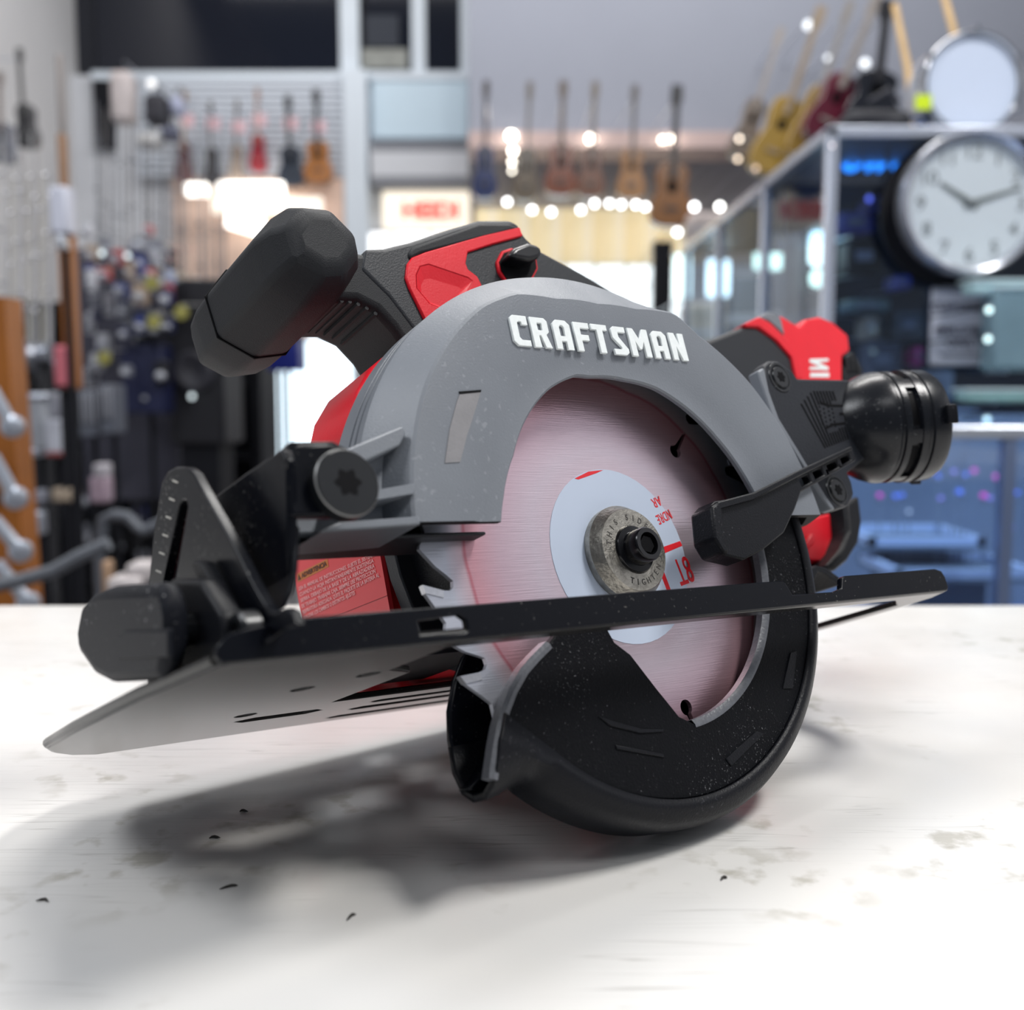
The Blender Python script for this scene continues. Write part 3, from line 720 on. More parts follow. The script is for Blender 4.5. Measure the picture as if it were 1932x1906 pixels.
# ---- handle
HY0, HY1 = 29.0, 61.0
hpoly = [(-46, 92), (-54, 104), (-64, 114)] + tr([(690, 468), (725, 467), (775, 455), (850, 430), (905, 414), (962, 414), (980, 425), (992, 447), (1020, 472), (1100, 515), (1200, 575), (1330, 640), (1300, 720), (1100, 700), (900, 690)], 1, HY0) + [(-38, 76), (-42, 82)]
handle = S('main_handle', MB().prism(hpoly, [], 1, HY0, HY1), dark_grey, saw, bev=3.0, seg=4)
S('handle_top_grip', MB().prism(tr([(776, 468), (820, 452), (900, 424), (960, 424), (976, 433), (800, 478), (772, 492), (768, 480)], 1, HY0), [], 1, HY0 - 1.0, HY1 + 1), rubber, handle, bev=1.5, seg=3)
pan = tr([(800, 478), (900, 449), (978, 431), (984, 447), (930, 462), (880, 478), (876, 500), (880, 510), (898, 524), (906, 540), (905, 560), (840, 610), (800, 606), (770, 545), (763, 525), (766, 500), (775, 488)], 1, HY0)
pocket = tr([(790, 506), (806, 502), (880, 527), (888, 533), (874, 560), (845, 590), (808, 575), (784, 546), (783, 522)], 1, HY0)
panel = S('handle_panel', MB().prism(pan, [pocket], 1, HY0 - 1.1, HY0 + 0.5), red_plastic, handle, bev=0.5)
cx_ = sum(p[0] for p in pocket) / len(pocket); cz_ = sum(p[1] for p in pocket) / len(pocket)
inner = [(cx_ + (x - cx_) * 0.72 - 1.0, cz_ + (z - cz_) * 0.62 - 2.2) for x, z in pocket]
S('panel_pocket', MB().grid([[Vector((x, HY0 - 1.0, z)) for x, z in pocket], [Vector((x, HY0 - 0.15, z)) for x, z in inner]], close_u=True, cap1=True), red_plastic, panel, smooth=0)
# lock-off button
S('button_surround', MB().prism(tr([(934, 496), (944, 476), (962, 470), (1008, 486), (1012, 510), (1000, 534), (955, 540), (938, 515)], 1, HY0), [], 1, HY0 - 1.2, HY0 + 1), red_plastic, handle, bev=0.5)
S('button_well', MB().prism(tr([(938, 497), (947, 481), (962, 476), (1006, 492), (1008, 510), (996, 532), (958, 538), (942, 515)], 1, HY0), [], 1, HY0 - 1.6, HY0 + 1), hole_dark, handle)
S('lock_off_button', MB().prism(tr([(950, 490), (960, 476), (985, 466), (1002, 470), (1013, 482), (1008, 494), (990, 500), (965, 496)], 1, HY0 - 4), [], 1, HY0 - 8, HY0 + 8), mat('black_button', (0.008, 0.008, 0.01), 0.3), handle, bev=1.6, seg=3)

# front horn grip: rounded sections swept along a curve in the x-z plane
HC = 45.0
def head_ring(y, k, n=8):
    cx = -87.5 - 0.05 * (y - 50); cz = 111.5 - 0.06 * (y - 50)
    pts = []
    for a_, r_ in ((14, 18.2), (62, 18.6), (112, 18.6), (158, 19.2), (205, 19.4), (250, 17.6), (292, 17.0), (338, 17.6)):
        a_ = math.radians(a_ + 8)
        pts.append(Vector((cx + k * r_ * math.cos(a_), y, cz + k * r_ * math.sin(a_))))
    return pts
rings = [head_ring(y, k) for y, k in ((13, .50), (15.5, .74), (20, .90), (28, .99), (40, 1.0), (62, 1.0), (74, .97), (82, .88), (88, .72), (91, .46))]
horn = S('front_grip', MB().grid(rings, close_u=True, cap0=True, cap1=True), rubber, saw, smooth=24, bev=1.6, seg=3)
sr = head_ring(63, 1.0); S('grip_seam', MB().tube(sr + [sr[0]], 0.5, 6), hole_dark, horn)
neck = [(-97, 101), (-90, 98), (-84, 98.5), (-76, 101.5), (-67, 102.3), (-60, 99.5), (-54, 92.5), (-50, 85), (-47, 74), (-41, 74), (-41, 112), (-60, 122), (-74, 121), (-88, 118)]
S('grip_neck', MB().prism(neck, [], 1, 29.5, 62), rubber, horn, bev=3.0, seg=3, smooth=30)
for k in range(7):
    x_ = -79 + 3.2 * k; z_ = 102.2 - 0.028 * (x_ + 70) ** 2 - 0.05 * (x_ + 70)
    S('grip_rib', MB().tube([(x_, 31, z_), (x_, 56, z_)], 0.8, 6), rubber, horn)

# ---- rear handle end and battery
BY = 52.0
rear = S('rear_handle', MB().prism(tr([(1300, 650), (1340, 640), (1384, 622), (1404, 614), (1426, 617), (1462, 640), (1490, 672), (1502, 704), (1506, 760), (1400, 790), (1300, 740)], 1, BY), [], 1, BY, BY + 34), dark_grey, saw, bev=2.0, seg=3)
batt = S('battery_pack', MB().prism(tr([(1462, 600), (1476, 596), (1508, 616), (1520, 602), (1546, 597), (1572, 608), (1600, 632), (1604, 662), (1590, 672), (1590, 760), (1480, 760)], 1, BY + 4), [], 1, BY + 4, BY + 60), red_plastic, saw, bev=1.5, seg=3)
S('battery_stripe', MB().prism(tr([(1400, 613), (1428, 600), (1450, 612), (1484, 645), (1506, 680), (1512, 716), (1498, 716), (1490, 676), (1462, 644), (1428, 618), (1404, 618)], 1, BY), [], 1, BY - 1.5, BY + 10), red_plastic, batt, bev=0.6)
S('battery_wedge', MB().prism(tr([(1426, 600), (1448, 588), (1466, 590), (1474, 602), (1481, 632), (1466, 618), (1450, 604)], 1, BY + 2), [], 1, BY + 2, BY + 20), grey_plastic, batt, bev=0.8)
S('battery_latch', MB().prism(tr([(1590, 672), (1608, 664), (1628, 700), (1622, 730), (1590, 730)], 1, BY + 6), [], 1, BY + 5, BY + 50), black_plastic, batt, bev=1.5)
for i in range(3):
    S('latch_ridge', MB().prism(tr([(1592 + 9 * i, 676 + 2 * i), (1596 + 9 * i, 674 + 2 * i), (1602 + 9 * i, 700), (1598 + 9 * i, 702)], 1, BY + 5), [], 1, BY + 3.8, BY + 6), rubber, batt)
# the lettering on the battery, turned upright: tail of the word
nq = [(1527, 678), (1562, 677), (1562, 682), (1543, 684), (1562, 693), (1562, 699), (1527, 698), (1527, 693), (1547, 692), (1527, 684)]
S('battery_letter', MB().prism(tr(nq, 1, BY + 4), [], 1, BY + 3.6, BY + 4.2), white_print, batt)
S('battery_letter', MB().prism(tr([(1528, 704), (1563, 704), (1564, 712), (1528, 712)], 1, BY + 4), [], 1, BY + 3.6, BY + 4.2), white_print, batt)
S('battery_foot', MB().prism(tr([(1500, 985), (1590, 962), (1598, 966), (1600, 1000), (1580, 1040), (1560, 1062), (1530, 1060), (1515, 1040), (1505, 1010)], 1, 46), [], 1, 46, 90), red_plastic, batt, bev=1.5, seg=3)
S('foot_ridge', MB().prism(tr([(1516, 1030), (1530, 1006), (1536, 1010), (1534, 1028), (1520, 1036)], 1, 44), [], 1, 43, 50), red_plastic, batt, bev=1.0)
S('battery_core', MB().prism([(95, 25), (150, 40), (165, 70), (150, 90), (100, 85)], [], 1, 55, 110), black_plastic, batt, bev=3)

# ================================================================== the shop
ORD = ('first', 'second', 'third', 'fourth', 'fifth', 'sixth', 'seventh', 'eighth', 'ninth', 'tenth', 'eleventh', 'twelfth', 'thirteenth', 'fourteenth', 'fifteenth', 'sixteenth', 'seventeenth', 'eighteenth', 'nineteenth', 'twentieth', 'twenty-first', 'twenty-second', 'twenty-third', 'twenty-fourth', 'twenty-fifth', 'twenty-sixth')
def rect(u0, v0, u1, v1, Y):
    a = bgp((u0 + u1) / 2, v0, Y); b = bgp((u0 + u1) / 2, v1, Y)
    vm = (v0 + v1) / 2
    return bgp(u0, vm, Y).x, bgp(u1, vm, Y).x, b.z, a.z
def pbox(u0, v0, u1, v1, Y, d):
    x0, x1, z0, z1 = rect(u0, v0, u1, v1, Y)
    return MB().box((x0, Y, z0), (x1, Y + d, z1)), Vector(((x0 + x1) / 2, Y + d / 2, z0))
def glass_material(name, tint=(0.85, 0.92, 1.0), refl=0.06):
    m = bpy.data.materials.new(name); m.use_nodes = True; nt = m.node_tree
    nt.nodes.remove(nt.nodes['Principled BSDF'])
    t = nt.nodes.new('ShaderNodeBsdfTransparent'); t.inputs[0].default_value = (*tint, 1)
    g = nt.nodes.new('ShaderNodeBsdfGlossy'); g.inputs['Roughness'].default_value = 0.03
    mx = nt.nodes.new('ShaderNodeMixShader')
    mx.inputs[0].default_value = refl; nt.links.new(t.outputs[0], mx.inputs[1]); nt.links.new(g.outputs[0], mx.inputs[2])
    nt.links.new(mx.outputs[0], nt.nodes['Material Output'].inputs[0])
    return m
glass = glass_material('clear_glass')
def glow(name, col, s): return mat(name, col, 0.5, emit=col, estr=s)

wall_white = mat('wall_paint_white', (0.62, 0.64, 0.68), 0.8, var=0.05, vscale=3)
wall_grey = mat('wall_paint_grey', (0.30, 0.32, 0.38), 0.85, var=0.04, vscale=3)
dark_pane = mat('dark_window_glass', (0.006, 0.008, 0.016), 0.08)
white_frame = mat('white_painted_frame', (0.66, 0.73, 0.80), 0.5, var=0.05, vscale=8)
blue_white = mat('pale_blue_panel', (0.58, 0.72, 0.82), 0.6, var=0.04, vscale=5)
chrome = mat('chrome', (0.75, 0.77, 0.82), 0.12, 1.0)
alu = mat('brushed_aluminium', (0.62, 0.66, 0.74), 0.3, 0.8, var=0.08, vscale=30)
shelf_black = mat('shelf_black', (0.006, 0.0065, 0.010), 0.6, spec=0.2, var=0.2, vscale=20)
FY = 6.6
FAR_L = -2.56
XM = bgp(885, 100, FY).x
floor = struct(W('floor', MB().box((-4, -1.5, -0.05), (5, 9.0, 0.0)), mat('shop_floor', (0.16, 0.15, 0.15), 0.4, var=0.2, vscale=4)))
wl = struct(W('wall_left', MB().box((FAR_L - 0.15, 0.8, 0.0), (FAR_L, FY + 0.3, 4.6)), mat('wall_paint_left', (0.60, 0.60, 0.61), 0.85, var=0.04, vscale=3)))
sill = bgp(500, 142, FY).z
wb = struct(W('wall_back', MB().box((FAR_L, FY, 0.0), (XM, FY + 0.15, sill)), wall_white))
# dark upper window band with its mullions
win = empty('window_1', (-1.2, FY, sill)); struct(win)
W('pane_backing', MB().box((FAR_L, FY + 0.1, sill), (XM, FY + 0.16, 4.6)), mat('dark_room', (0.008, 0.010, 0.018), 0.7, var=0.3, vscale=3), win, (-1.2, FY, sill))
for u0, u1 in ((180, 640), (690, 782), (800, 874)):
    b, c = pbox(u0, -160, u1, 136, FY + 0.03, 0.01)
    W('pane', b, dark_pane, win, (-1.2, FY, sill))
for u0, u1 in ((640, 676), (776, 802), (868, 886), (470, 485), (545, 552)):
    b, c = pbox(u0, -160, u1, 140, FY + (0.0 if u1 - u0 > 16 else 0.07), 0.05)
    W('mullion', b, white_frame if u1 - u0 > 16 else mat('dim_mullion', (0.09, 0.11, 0.15), 0.6), win, (-1.2, FY, sill))
b, c = pbox(172, 134, 886, 150, FY - 0.06, 0.10); W('window_sill', b, white_frame, win, (-1.2, FY, sill))
b, c = pbox(722, 28, 752, 84, FY - 0.02, 0.05); W('vent_block', pbox(690, 28, 752, 88, FY + 0.0, 0.03)[0], mat('vent_dark', (0.02, 0.026, 0.04), 0.7), win, (-1.2, FY, sill))
W('vent_ledge', pbox(682, 92, 768, 128, FY - 0.02, 0.05)[0], mat('dusty_ledge', (0.28, 0.29, 0.27), 0.8, var=0.3, vscale=15), win, (-1.2, FY, sill))
# dark curtain strip beside the left wall
W('dark_end_panel', pbox(176, 138, 212, 280, FY - 0.05, 0.05)[0], shelf_black, win, (-1.2, FY, sill))

# post, panels, sign on the back wall
b, c = pbox(650, 130, 694, 640, FY - 0.12, 0.12); struct(W('trim_1', b, white_frame, None, c))
b, c = pbox(700, 150, 884, 262, FY - 0.05, 0.05); tag(W('wall_panel', b, blue_white, None, c, bev=0.01), 'pale blue wall panel under the small dark windows', 'panel')
cab = empty('wall_cabinet', c := pbox(700, 268, 884, 350, FY - 0.14, 0.14)[1], 'grey wall cabinet strip below the pale blue panel', 'cabinet')
for v0, v1, mm in ((268, 286, mat('trim_grey', (0.22, 0.23, 0.26), 0.7)), (286, 332, wall_white), (332, 350, mat('trim_grey', (0.22, 0.23, 0.26), 0.7))):
    W('cabinet_band', pbox(700, v0, 884, v1, FY - 0.14, 0.14)[0], mm, cab, c)  # grey trim bands above and below the white one
b, c = pbox(722, 360, 886, 432, FY - 0.10, 0.06)
sign = empty('lit_sign', c, 'cream lightbox sign with red lettering on the back wall', 'sign')
W('sign_face', b, glow('sign_cream', (1.0, 0.90, 0.74), 0.75), sign, c, bev=0.008)
tm = text_mesh('HEIDI', 0.13, 0.004, 0.006, 'CENTER')
ctr = bgp(812, 411, FY - 0.105)
for v in tm.vertices: v.co = Vector((ctr.x + v.co.x * 1.05, ctr.y - v.co.z, ctr.z + v.co.y)) - c
link('sign_letters', tm, mat('sign_red', (0.80, 0.10, 0.08), 0.5, emit=(0.8, 0.10, 0.08), estr=0.5), sign)

# slat wall with its slats
b, c = pbox(262, 150, 648, 335, FY - 0.05, 0.03)
slw = empty('slatwall_panel', c, 'white slatwall panel carrying six small guitars', 'slatwall')
W('backing', b, mat('slat_gap', (0.30, 0.32, 0.37), 0.8), slw, c)
for i in range(14):
    v = 152 + 13.1 * i
    W('slat', pbox(262, v, 648, v + 10.0, FY - 0.07, 0.03)[0], mat('slat_white', (0.60, 0.65, 0.72), 0.6, var=0.03, vscale=6), slw, c)

# right hand grey wall (upper soffit), valance and bright shop front beneath
RY = 6.0
x0 = bgp(884, 100, RY).x; zb = bgp(1100, 252, RY).z
wr = struct(W('wall_right', MB().box((x0, RY, zb), (4.6, RY + 0.5, 4.6)), wall_grey))
tr2 = struct(W('trim_2', MB().box((x0, RY - 0.05, bgp(1100, 282, RY).z), (4.6, RY + 0.3, zb)), mat('warm_valance', (0.55, 0.42, 0.40), 0.6, var=0.08, vscale=6)))
ws = struct(W('wall_side', MB().box((XM - 0.02, FY + 0.1, 0), (4.6, FY + 0.25, zb)), mat('slat_grey', (0.55, 0.53, 0.55), 0.7, var=0.06, vscale=4)))
wr2 = struct(W('wall_far_right', MB().box((4.6, -1.5, 0), (4.75, FY + 0.3, 4.6)), mat('wall_paint_bright', (0.78, 0.78, 0.80), 0.8, var=0.04, vscale=3)))
def lit_window(n, u0, v0, u1, v1, Y, panes, col, s, lab=None):
    _, c = pbox(u0, v0, u1, v1, Y, 0.04)
    w = struct(empty('window_%d' % n, c))
    du = (u1 - u0) / panes
    for i in range(panes):
        W('pane', pbox(u0 + du * i + 2, v0, u0 + du * (i + 1) - 2, v1, Y, 0.02)[0], glow('daylight_pane_%d' % n, col, s), w, c)
    for i in range(panes + 1):
        W('mullion', pbox(u0 + du * i - 3, v0 - 4, u0 + du * i + 3, v1, Y - 0.02, 0.05)[0], mat('window_mullion', (0.45, 0.46, 0.48), 0.5), w, c)
    W('header', pbox(u0 - 3, v0 - 8, u1 + 3, v0, Y - 0.02, 0.05)[0], MATS['window_mullion'], w, c)
    return w
lit_window(2, 668, 438, 884, 640, FY - 0.03, 3, (1.0, 1.0, 1.0), 1.5)
lit_window(3, 892, 500, 1296, 660, FY + 0.05, 7, (0.88, 0.97, 1.0), 1.6)
lit_window(4, 486, 640, 668, 862, FY - 0.03, 3, (0.75, 0.90, 1.0), 2.2)
# warm slatted shutter; glowing slats stand in for light from behind
_, c = pbox(900, 392, 1300, 498, FY + 0.02, 0.04)
sh = empty('shutter', c, 'warm yellow lit shutter of vertical slats above the far window', 'shutter')
for i in range(20):
    u = 900 + 20 * i
    W('slat', pbox(u, 394, u + 17.5, 498, FY + 0.02, 0.04)[0], glow('shutter_yellow_%d' % (i % 3), ((1.0, 0.86, 0.55), (1.0, 0.90, 0.66), (0.98, 0.82, 0.50))[i % 3], 0.8 if i > 8 else 0.55), sh, c)
# beige goods wall lit by tube lights, behind the front grip
_, c = pbox(330, 340, 650, 640, FY - 0.09, 0.06)
gwall = tag(W('goods_panel', pbox(330, 336, 650, 640, FY - 0.09, 0.06)[0], mat('warm_beige', (0.78, 0.55, 0.45), 0.7, var=0.35, vscale=5), None, c), 'warm beige display panel under the slatwall guitars', 'panel')
tube_m = glow('tube_white', (1.0, 0.98, 0.92), 3.5)
for (p, q, r, lab) in (((352, 358), (390, 358), 0.035, 'short glowing tube light left under the slatwall'), ((414, 358), (534, 358), 0.042, 'long glowing tube light under the slatwall'),
                       ((432, 412), (494, 430), 0.050, 'slanted glowing tube light above the front grip')):
    a = bgp(*p, FY - 0.25); b_ = bgp(*q, FY - 0.25)
    o = tag(W('tube_light', MB().tube([a, b_], r, 12), tube_m, None, a), lab, 'light')
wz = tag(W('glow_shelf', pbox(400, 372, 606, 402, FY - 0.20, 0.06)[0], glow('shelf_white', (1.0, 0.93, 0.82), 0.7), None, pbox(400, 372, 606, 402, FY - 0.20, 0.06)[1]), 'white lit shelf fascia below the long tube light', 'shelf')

# ---- guitars
def guitar(top, foot, width, body_col, neck_col, label, group, depth=0.06, hang=None):
    """hangs from its head at top, body end at foot (world points)"""
    top = Vector(top); foot = Vector(foot); L = (foot - top).length; ax = (top - foot).normalized()
    sd = ax.cross(Vector((0, -1, 0))).normalized(); fr = ax.cross(sd).normalized()
    if fr.y > 0: fr = -fr
    root = empty('guitar', foot, label, 'guitar', group)
    bl = L * 0.46
    prof = [(0, .10), (0.03, .34), (0.10, .47), (0.25, .50), (0.40, .44), (0.55, .33), (0.68, .34), (0.82, .38), (0.93, .32), (1.0, .12)]
    lp = [(-w * width * 1.0, t * bl) for t, w in prof] + [(w * width, t * bl) for t, w in reversed(prof)]
    mbx = MB().prism([(p[0], p[1]) for p in lp], [], 2, -depth / 2, depth / 2)
    def xf(mb_):
        mb_.v = [foot + sd * p.x + ax * p.y + fr * p.z for p in mb_.v]; return mb_
    bm_ = mat('guitar_%s' % str(body_col), body_col, 0.25, var=0.25, vscale=6, coat=0.4)
    nm = mat('guitar_neck_%s' % str(neck_col), neck_col, 0.4, var=0.2, vscale=10)
    W('body', xf(mbx), bm_, root, foot, bev=0.006)
    W('neck', xf(MB().box((-width * .07, bl * .75, depth * .45), (width * .07, L * 0.86, depth * .75))), nm, root, foot)
    W('headstock', xf(MB().prism([(-width * .08, L * .85), (-width * .14, L * .90), (-width * .12, L), (width * .12, L), (width * .14, L * .90), (width * .08, L * .85)], [], 2, depth * .35, depth * .62)), nm, root, foot)
    W('sound_hole', xf(MB().lathe([(width * .13, 0.0), (width * .13, 0.004)], (0, bl * .62, depth * .48), (0, 0, 1), 16)), hole_dark, root, foot)
    W('bridge', xf(MB().box((-width * .17, bl * .26, depth * .5), (width * .17, bl * .30, depth * .58))), nm, root, foot)
    if hang is not None: W('hanger', MB().tube([top - ax * L * .1 + fr * depth * .4, Vector(hang(top - ax * L * .1))], 0.004, 6), alu, root, foot)
    return root
to_slat = lambda p: (p.x, FY - 0.045, p.z)
to_grey = lambda p: (p.x, RY + 0.005, max(p.z, zb + 0.02))
to_left = lambda p: (FAR_L - 0.005, p.y, p.z)
brown = (0.10, 0.045, 0.02); dk = (0.02, 0.022, 0.03)
for u0, v0, u1, v1, w, bc_, nc, lab in (
        (352, 172, 347, 345, 0.09, (0.10, 0.03, 0.035), (0.30, 0.20, 0.12), 'small dark red guitar, leftmost on the white slatwall'),
        (400, 192, 401, 352, 0.08, (0.012, 0.013, 0.018), (0.10, 0.09, 0.09), 'small black guitar, second from left on the slatwall'),
        (450, 190, 446, 342, 0.075, (0.32, 0.26, 0.22), (0.14, 0.12, 0.11), 'small tan guitar, third from left on the slatwall'),
        (488, 170, 488, 325, 0.10, (0.30, 0.015, 0.03), (0.34, 0.22, 0.18), 'small red and white guitar in the middle of the slatwall'),
        (545, 184, 551, 354, 0.16, (0.02, 0.028, 0.045), (0.03, 0.03, 0.035), 'small blue black guitar near the right of the slatwall'),
        (598, 172, 602, 345, 0.17, (0.36, 0.13, 0.02), (0.03, 0.03, 0.035), 'small sunburst guitar, rightmost on the slatwall')):
    guitar(bgp(u0, v0, FY - 0.16), bgp(u1, v1, FY - 0.16), w, bc_, nc, lab, 'guitars on the slatwall', hang=to_slat)
for i, u in enumerate((352, 401, 449, 488, 547, 600)):
    b, c = pbox(u - 12, 215 + (i % 3) * 6, u + 14, 238 + (i % 3) * 6, FY - 0.20, 0.006)
    tag(W('price_card', b, mat('pink_card', (0.75, 0.50, 0.55), 0.7, var=0.2, vscale=40), None, c), 'small pink price card on the ' + ORD[i] + ' slatwall guitar from the left', 'price card', 'price cards on the slatwall guitars')
for u0, v0, u1, v1, w, bc_, nc, lab in (
        (918, 158, 914, 378, 0.115, (0.010, 0.025, 0.12), (0.09, 0.08, 0.08), 'deep blue guitar hanging leftmost under the grey wall'),
        (1000, 160, 990, 382, 0.115, (0.16, 0.12, 0.08), (0.20, 0.18, 0.16), 'olive brown guitar hanging beside the blue one'),
        (1062, 158, 1056, 372, 0.15, (0.22, 0.055, 0.02), (0.18, 0.15, 0.13), 'reddish brown guitar with pale pickguard under the grey wall'),
        (1122, 160, 1112, 376, 0.13, (0.20, 0.085, 0.05), (0.22, 0.19, 0.16), 'matte brown guitar fourth from left under the grey wall'),
        (1196, 166, 1188, 378, 0.13, (0.42, 0.20, 0.07), (0.16, 0.15, 0.15), 'light amber guitar fifth from left under the grey wall'),
        (1275, 166, 1262, 430, 0.20, (0.26, 0.10, 0.02), (0.05, 0.05, 0.055), 'large dark edged amber guitar hanging above the black stand')):
    guitar(bgp(u0, v0, 5.2), bgp(u1, v1, 5.2), w, bc_, nc, lab, 'guitars hanging under the grey wall', depth=0.09, hang=to_grey)
# black stand below the large amber guitar
b, c = pbox(1232, 455, 1268, 700, 5.1, 0.06); st = empty('display_stand', c, 'tall black stand under the large amber guitar', 'stand')
W('post', b, shelf_black, st, c); W('foot', MB().box((c.x - 0.16, 5.0, 0.0), (c.x + 0.16, 5.3, 0.04)), shelf_black, st, c)
W('lower_post', MB().box((c.x - 0.03, 5.1, 0.04), (c.x + 0.03, 5.16, c.z)), shelf_black, st, c)
# lamps, and glints made as the same glowing globes
bulb_n = {}
def bulb(u, v, Y, rpx, s, col, lab, grp, back=None):
    p = bgp(u, v, Y); r = rpx * Y / FPX
    bulb_n[grp] = bulb_n.get(grp, -1) + 1
    root = empty('glow_spot', p, ORD[bulb_n[grp]] + ' ' + lab, 'light bulb', grp)
    W('globe', MB().lathe([(0.001, -r), (r * .7, -r * .7), (r, 0), (r * .7, r * .7), (0.001, r)], p, (0, 0, 1), 12, False), glow('bulb_%.1f_%s' % (s, str(col)), col, s), root, p, smooth=60)
    W('socket', MB().lathe([(r * .5, r * .6), (r * .6, r * 1.6)], p, (0, 0, 1), 10), alu, root, p)
    if back: W('arm', MB().tube([p + Vector((0, 0, r)), Vector((p.x, back, p.z + r))], 0.0018, 5), shelf_black, root, p)
for u, v, r, s in ((965, 256, 8, 14), (968, 285, 6, 12), (966, 306, 4, 10), (966, 322, 3.5, 8), (1116, 262, 8, 14), (1250, 264, 5, 8), (1270, 262, 7, 14)):
    bulb(u, v, 5.9, r, s, (1.0, 0.93, 0.80), 'round glowing bulb from the left on the warm valance', 'bulbs on the valance', 5.97 if v < 284 else 6.71)
for u, v in ((957, 381), (1004, 396), (1040, 400), (1096, 396), (1122, 384), (1150, 384), (1172, 386), (1200, 386), (1218, 390)):
    bulb(u, v, 5.9, 5, 9, (1.0, 1.0, 1.0), 'white glowing bulb from the left above the yellow shutter', 'bulbs above the shutter', 6.71)

# ---- tall glass showcase at the right
SX, SY, SYF = bgp(1565, 400, 2.2).x, 2.2, 4.0
SZ = bgp(1565, 250, 2.2).z
SXR = 1.35
scs = empty('glass_showcase', (SX, SY, 0), 'tall glass showcase with white metal frame at the right', 'showcase')
L0 = Vector((SX, SY, 0))
frame_m = mat('showcase_frame', (0.58, 0.62, 0.72), 0.25, 0.5)
def sbar(a, b, w, name='frame_bar'):
    lo = Vector([min(a[i], b[i]) - w / 2 for i in range(3)]); hi = Vector([max(a[i], b[i]) + w / 2 for i in range(3)])
    W(name, MB().box(lo, hi), frame_m, scs, L0, bev=0.003)
for y in (SY, 2.75, 3.35, SYF):
    sbar((SX, y, 0.0), (SX, y, SZ), 0.022)
for z in (SZ, 0.9, 0.08):
    sbar((SX, SY, z), (SX, SYF, z), 0.022); sbar((SX, SY, z), (SXR, SY, z), 0.022)
sbar((SXR, SY, 0.0), (SXR, SY, SZ), 0.022)
sbar((SXR, SYF, 0.0), (SXR, SYF, SZ), 0.022); sbar((SX, SYF, SZ), (SXR, SYF, SZ), 0.022)
for y0, y1 in ((SY, 2.75), (2.75, 3.35), (3.35, SYF)):
    W('side_pane', MB().box((SX - 0.002, y0 + .012, 0.1), (SX + 0.002, y1 - .012, SZ - .012)), glass, scs, L0)
W('front_pane', MB().box((SX + .012, SY - 0.002, 0.1), (SXR - .012, SY + 0.002, SZ - .012)), glass, scs, L0)
W('top_panel', MB().box((SX, SY, SZ), (SXR, SYF, SZ + 0.01)), mat('case_top', (0.25, 0.28, 0.34), 0.4), scs, L0)
W('back_panel', MB().box((SXR, SY, 0.05), (SXR + 0.01, SYF, SZ)), mat('case_back', (0.03, 0.035, 0.055), 0.5), scs, L0)
W('partition', MB().box((SX + 0.03, 2.68, 0.05), (SXR, 2.70, SZ - 0.01)), mat('case_blue_black', (0.018, 0.022, 0.042), 0.4, var=0.4, vscale=5), scs, L0)
for z in (1.00, 1.22, 1.40):
    W('glass_shelf', MB().box((SX + .01, SY + .01, z), (SXR, 2.67, z + 0.008)), glass, scs, L0)
W('case_floor', MB().box((SX, SY, 0.04), (SXR, SYF, 0.06)), shelf_black, scs, L0)
# blue neon script in the case
p = bgp(1586, 322, 2.5)
tm = text_mesh('oww', 0.10, 0.004, 0.003)
sh_ = 0.25
for v in tm.vertices: v.co = Vector((v.co.x * 0.80 + v.co.y * sh_, -v.co.z, v.co.y * 0.75))
o = link('neon_sign', tm, glow('neon_blue', (0.02, 0.28, 1.0), 2.2)); o.location = p
tag(o, 'glowing blue script sign inside the showcase', 'sign')
# things in the case
case_items = [((1585, 400, 1650, 440), (0.06, 0.07, 0.35), 'dark blue box on the upper showcase shelf'), ((1640, 370, 1690, 395), (0.10, 0.12, 0.55), 'bright blue packet under the neon sign'),
              ((1600, 455, 1668, 515), (0.010, 0.012, 0.016), 'black camera box on the middle showcase shelf'), ((1690, 520, 1720, 545), (0.08, 0.09, 0.5), 'small blue packet on the middle showcase shelf'),
              ((1600, 565, 1680, 590), (0.16, 0.24, 0.24), 'grey green box lying on the showcase shelf'), ((1635, 598, 1660, 640), (0.42, 0.36, 0.28), 'cream figurine with dark base in the showcase'),
              ((1690, 590, 1745, 640), (0.08, 0.10, 0.12), 'dark grey case at the middle of the showcase'), ((1640, 645, 1700, 720), (0.12, 0.13, 0.17), 'grey lens barrel low in the showcase'),
              ((1728, 655, 1742, 690), (0.75, 0.02, 0.30), 'bright pink marker in the showcase'), ((1745, 700, 1800, 760), (0.30, 0.33, 0.38), 'pale grey box behind the placard')]
for (u0, v0, u1, v1), col, lab in case_items:
    b, c = pbox(u0, v0, u1, v1, 2.42, 0.08)
    o = empty('case_item', c, lab, 'box' if 'box' in lab or 'case' in lab or 'packet' in lab else 'object')
    W('body', b, mat('item_%s' % str(col), col, 0.35, var=0.3, vscale=25), o, c, bev=0.006)
    W('pin', MB().tube([c, Vector((c.x, 2.69, c.z + .01))], 0.003, 5), alu, o, c)
    W('front_mark', pbox(u0 + (u1 - u0) * .25, v0 + (v1 - v0) * .3, u1 - (u1 - u0) * .3, v0 + (v1 - v0) * .6, 2.412, 0.009)[0], mat('item_mark', (0.25, 0.27, 0.33), 0.4), o, c)
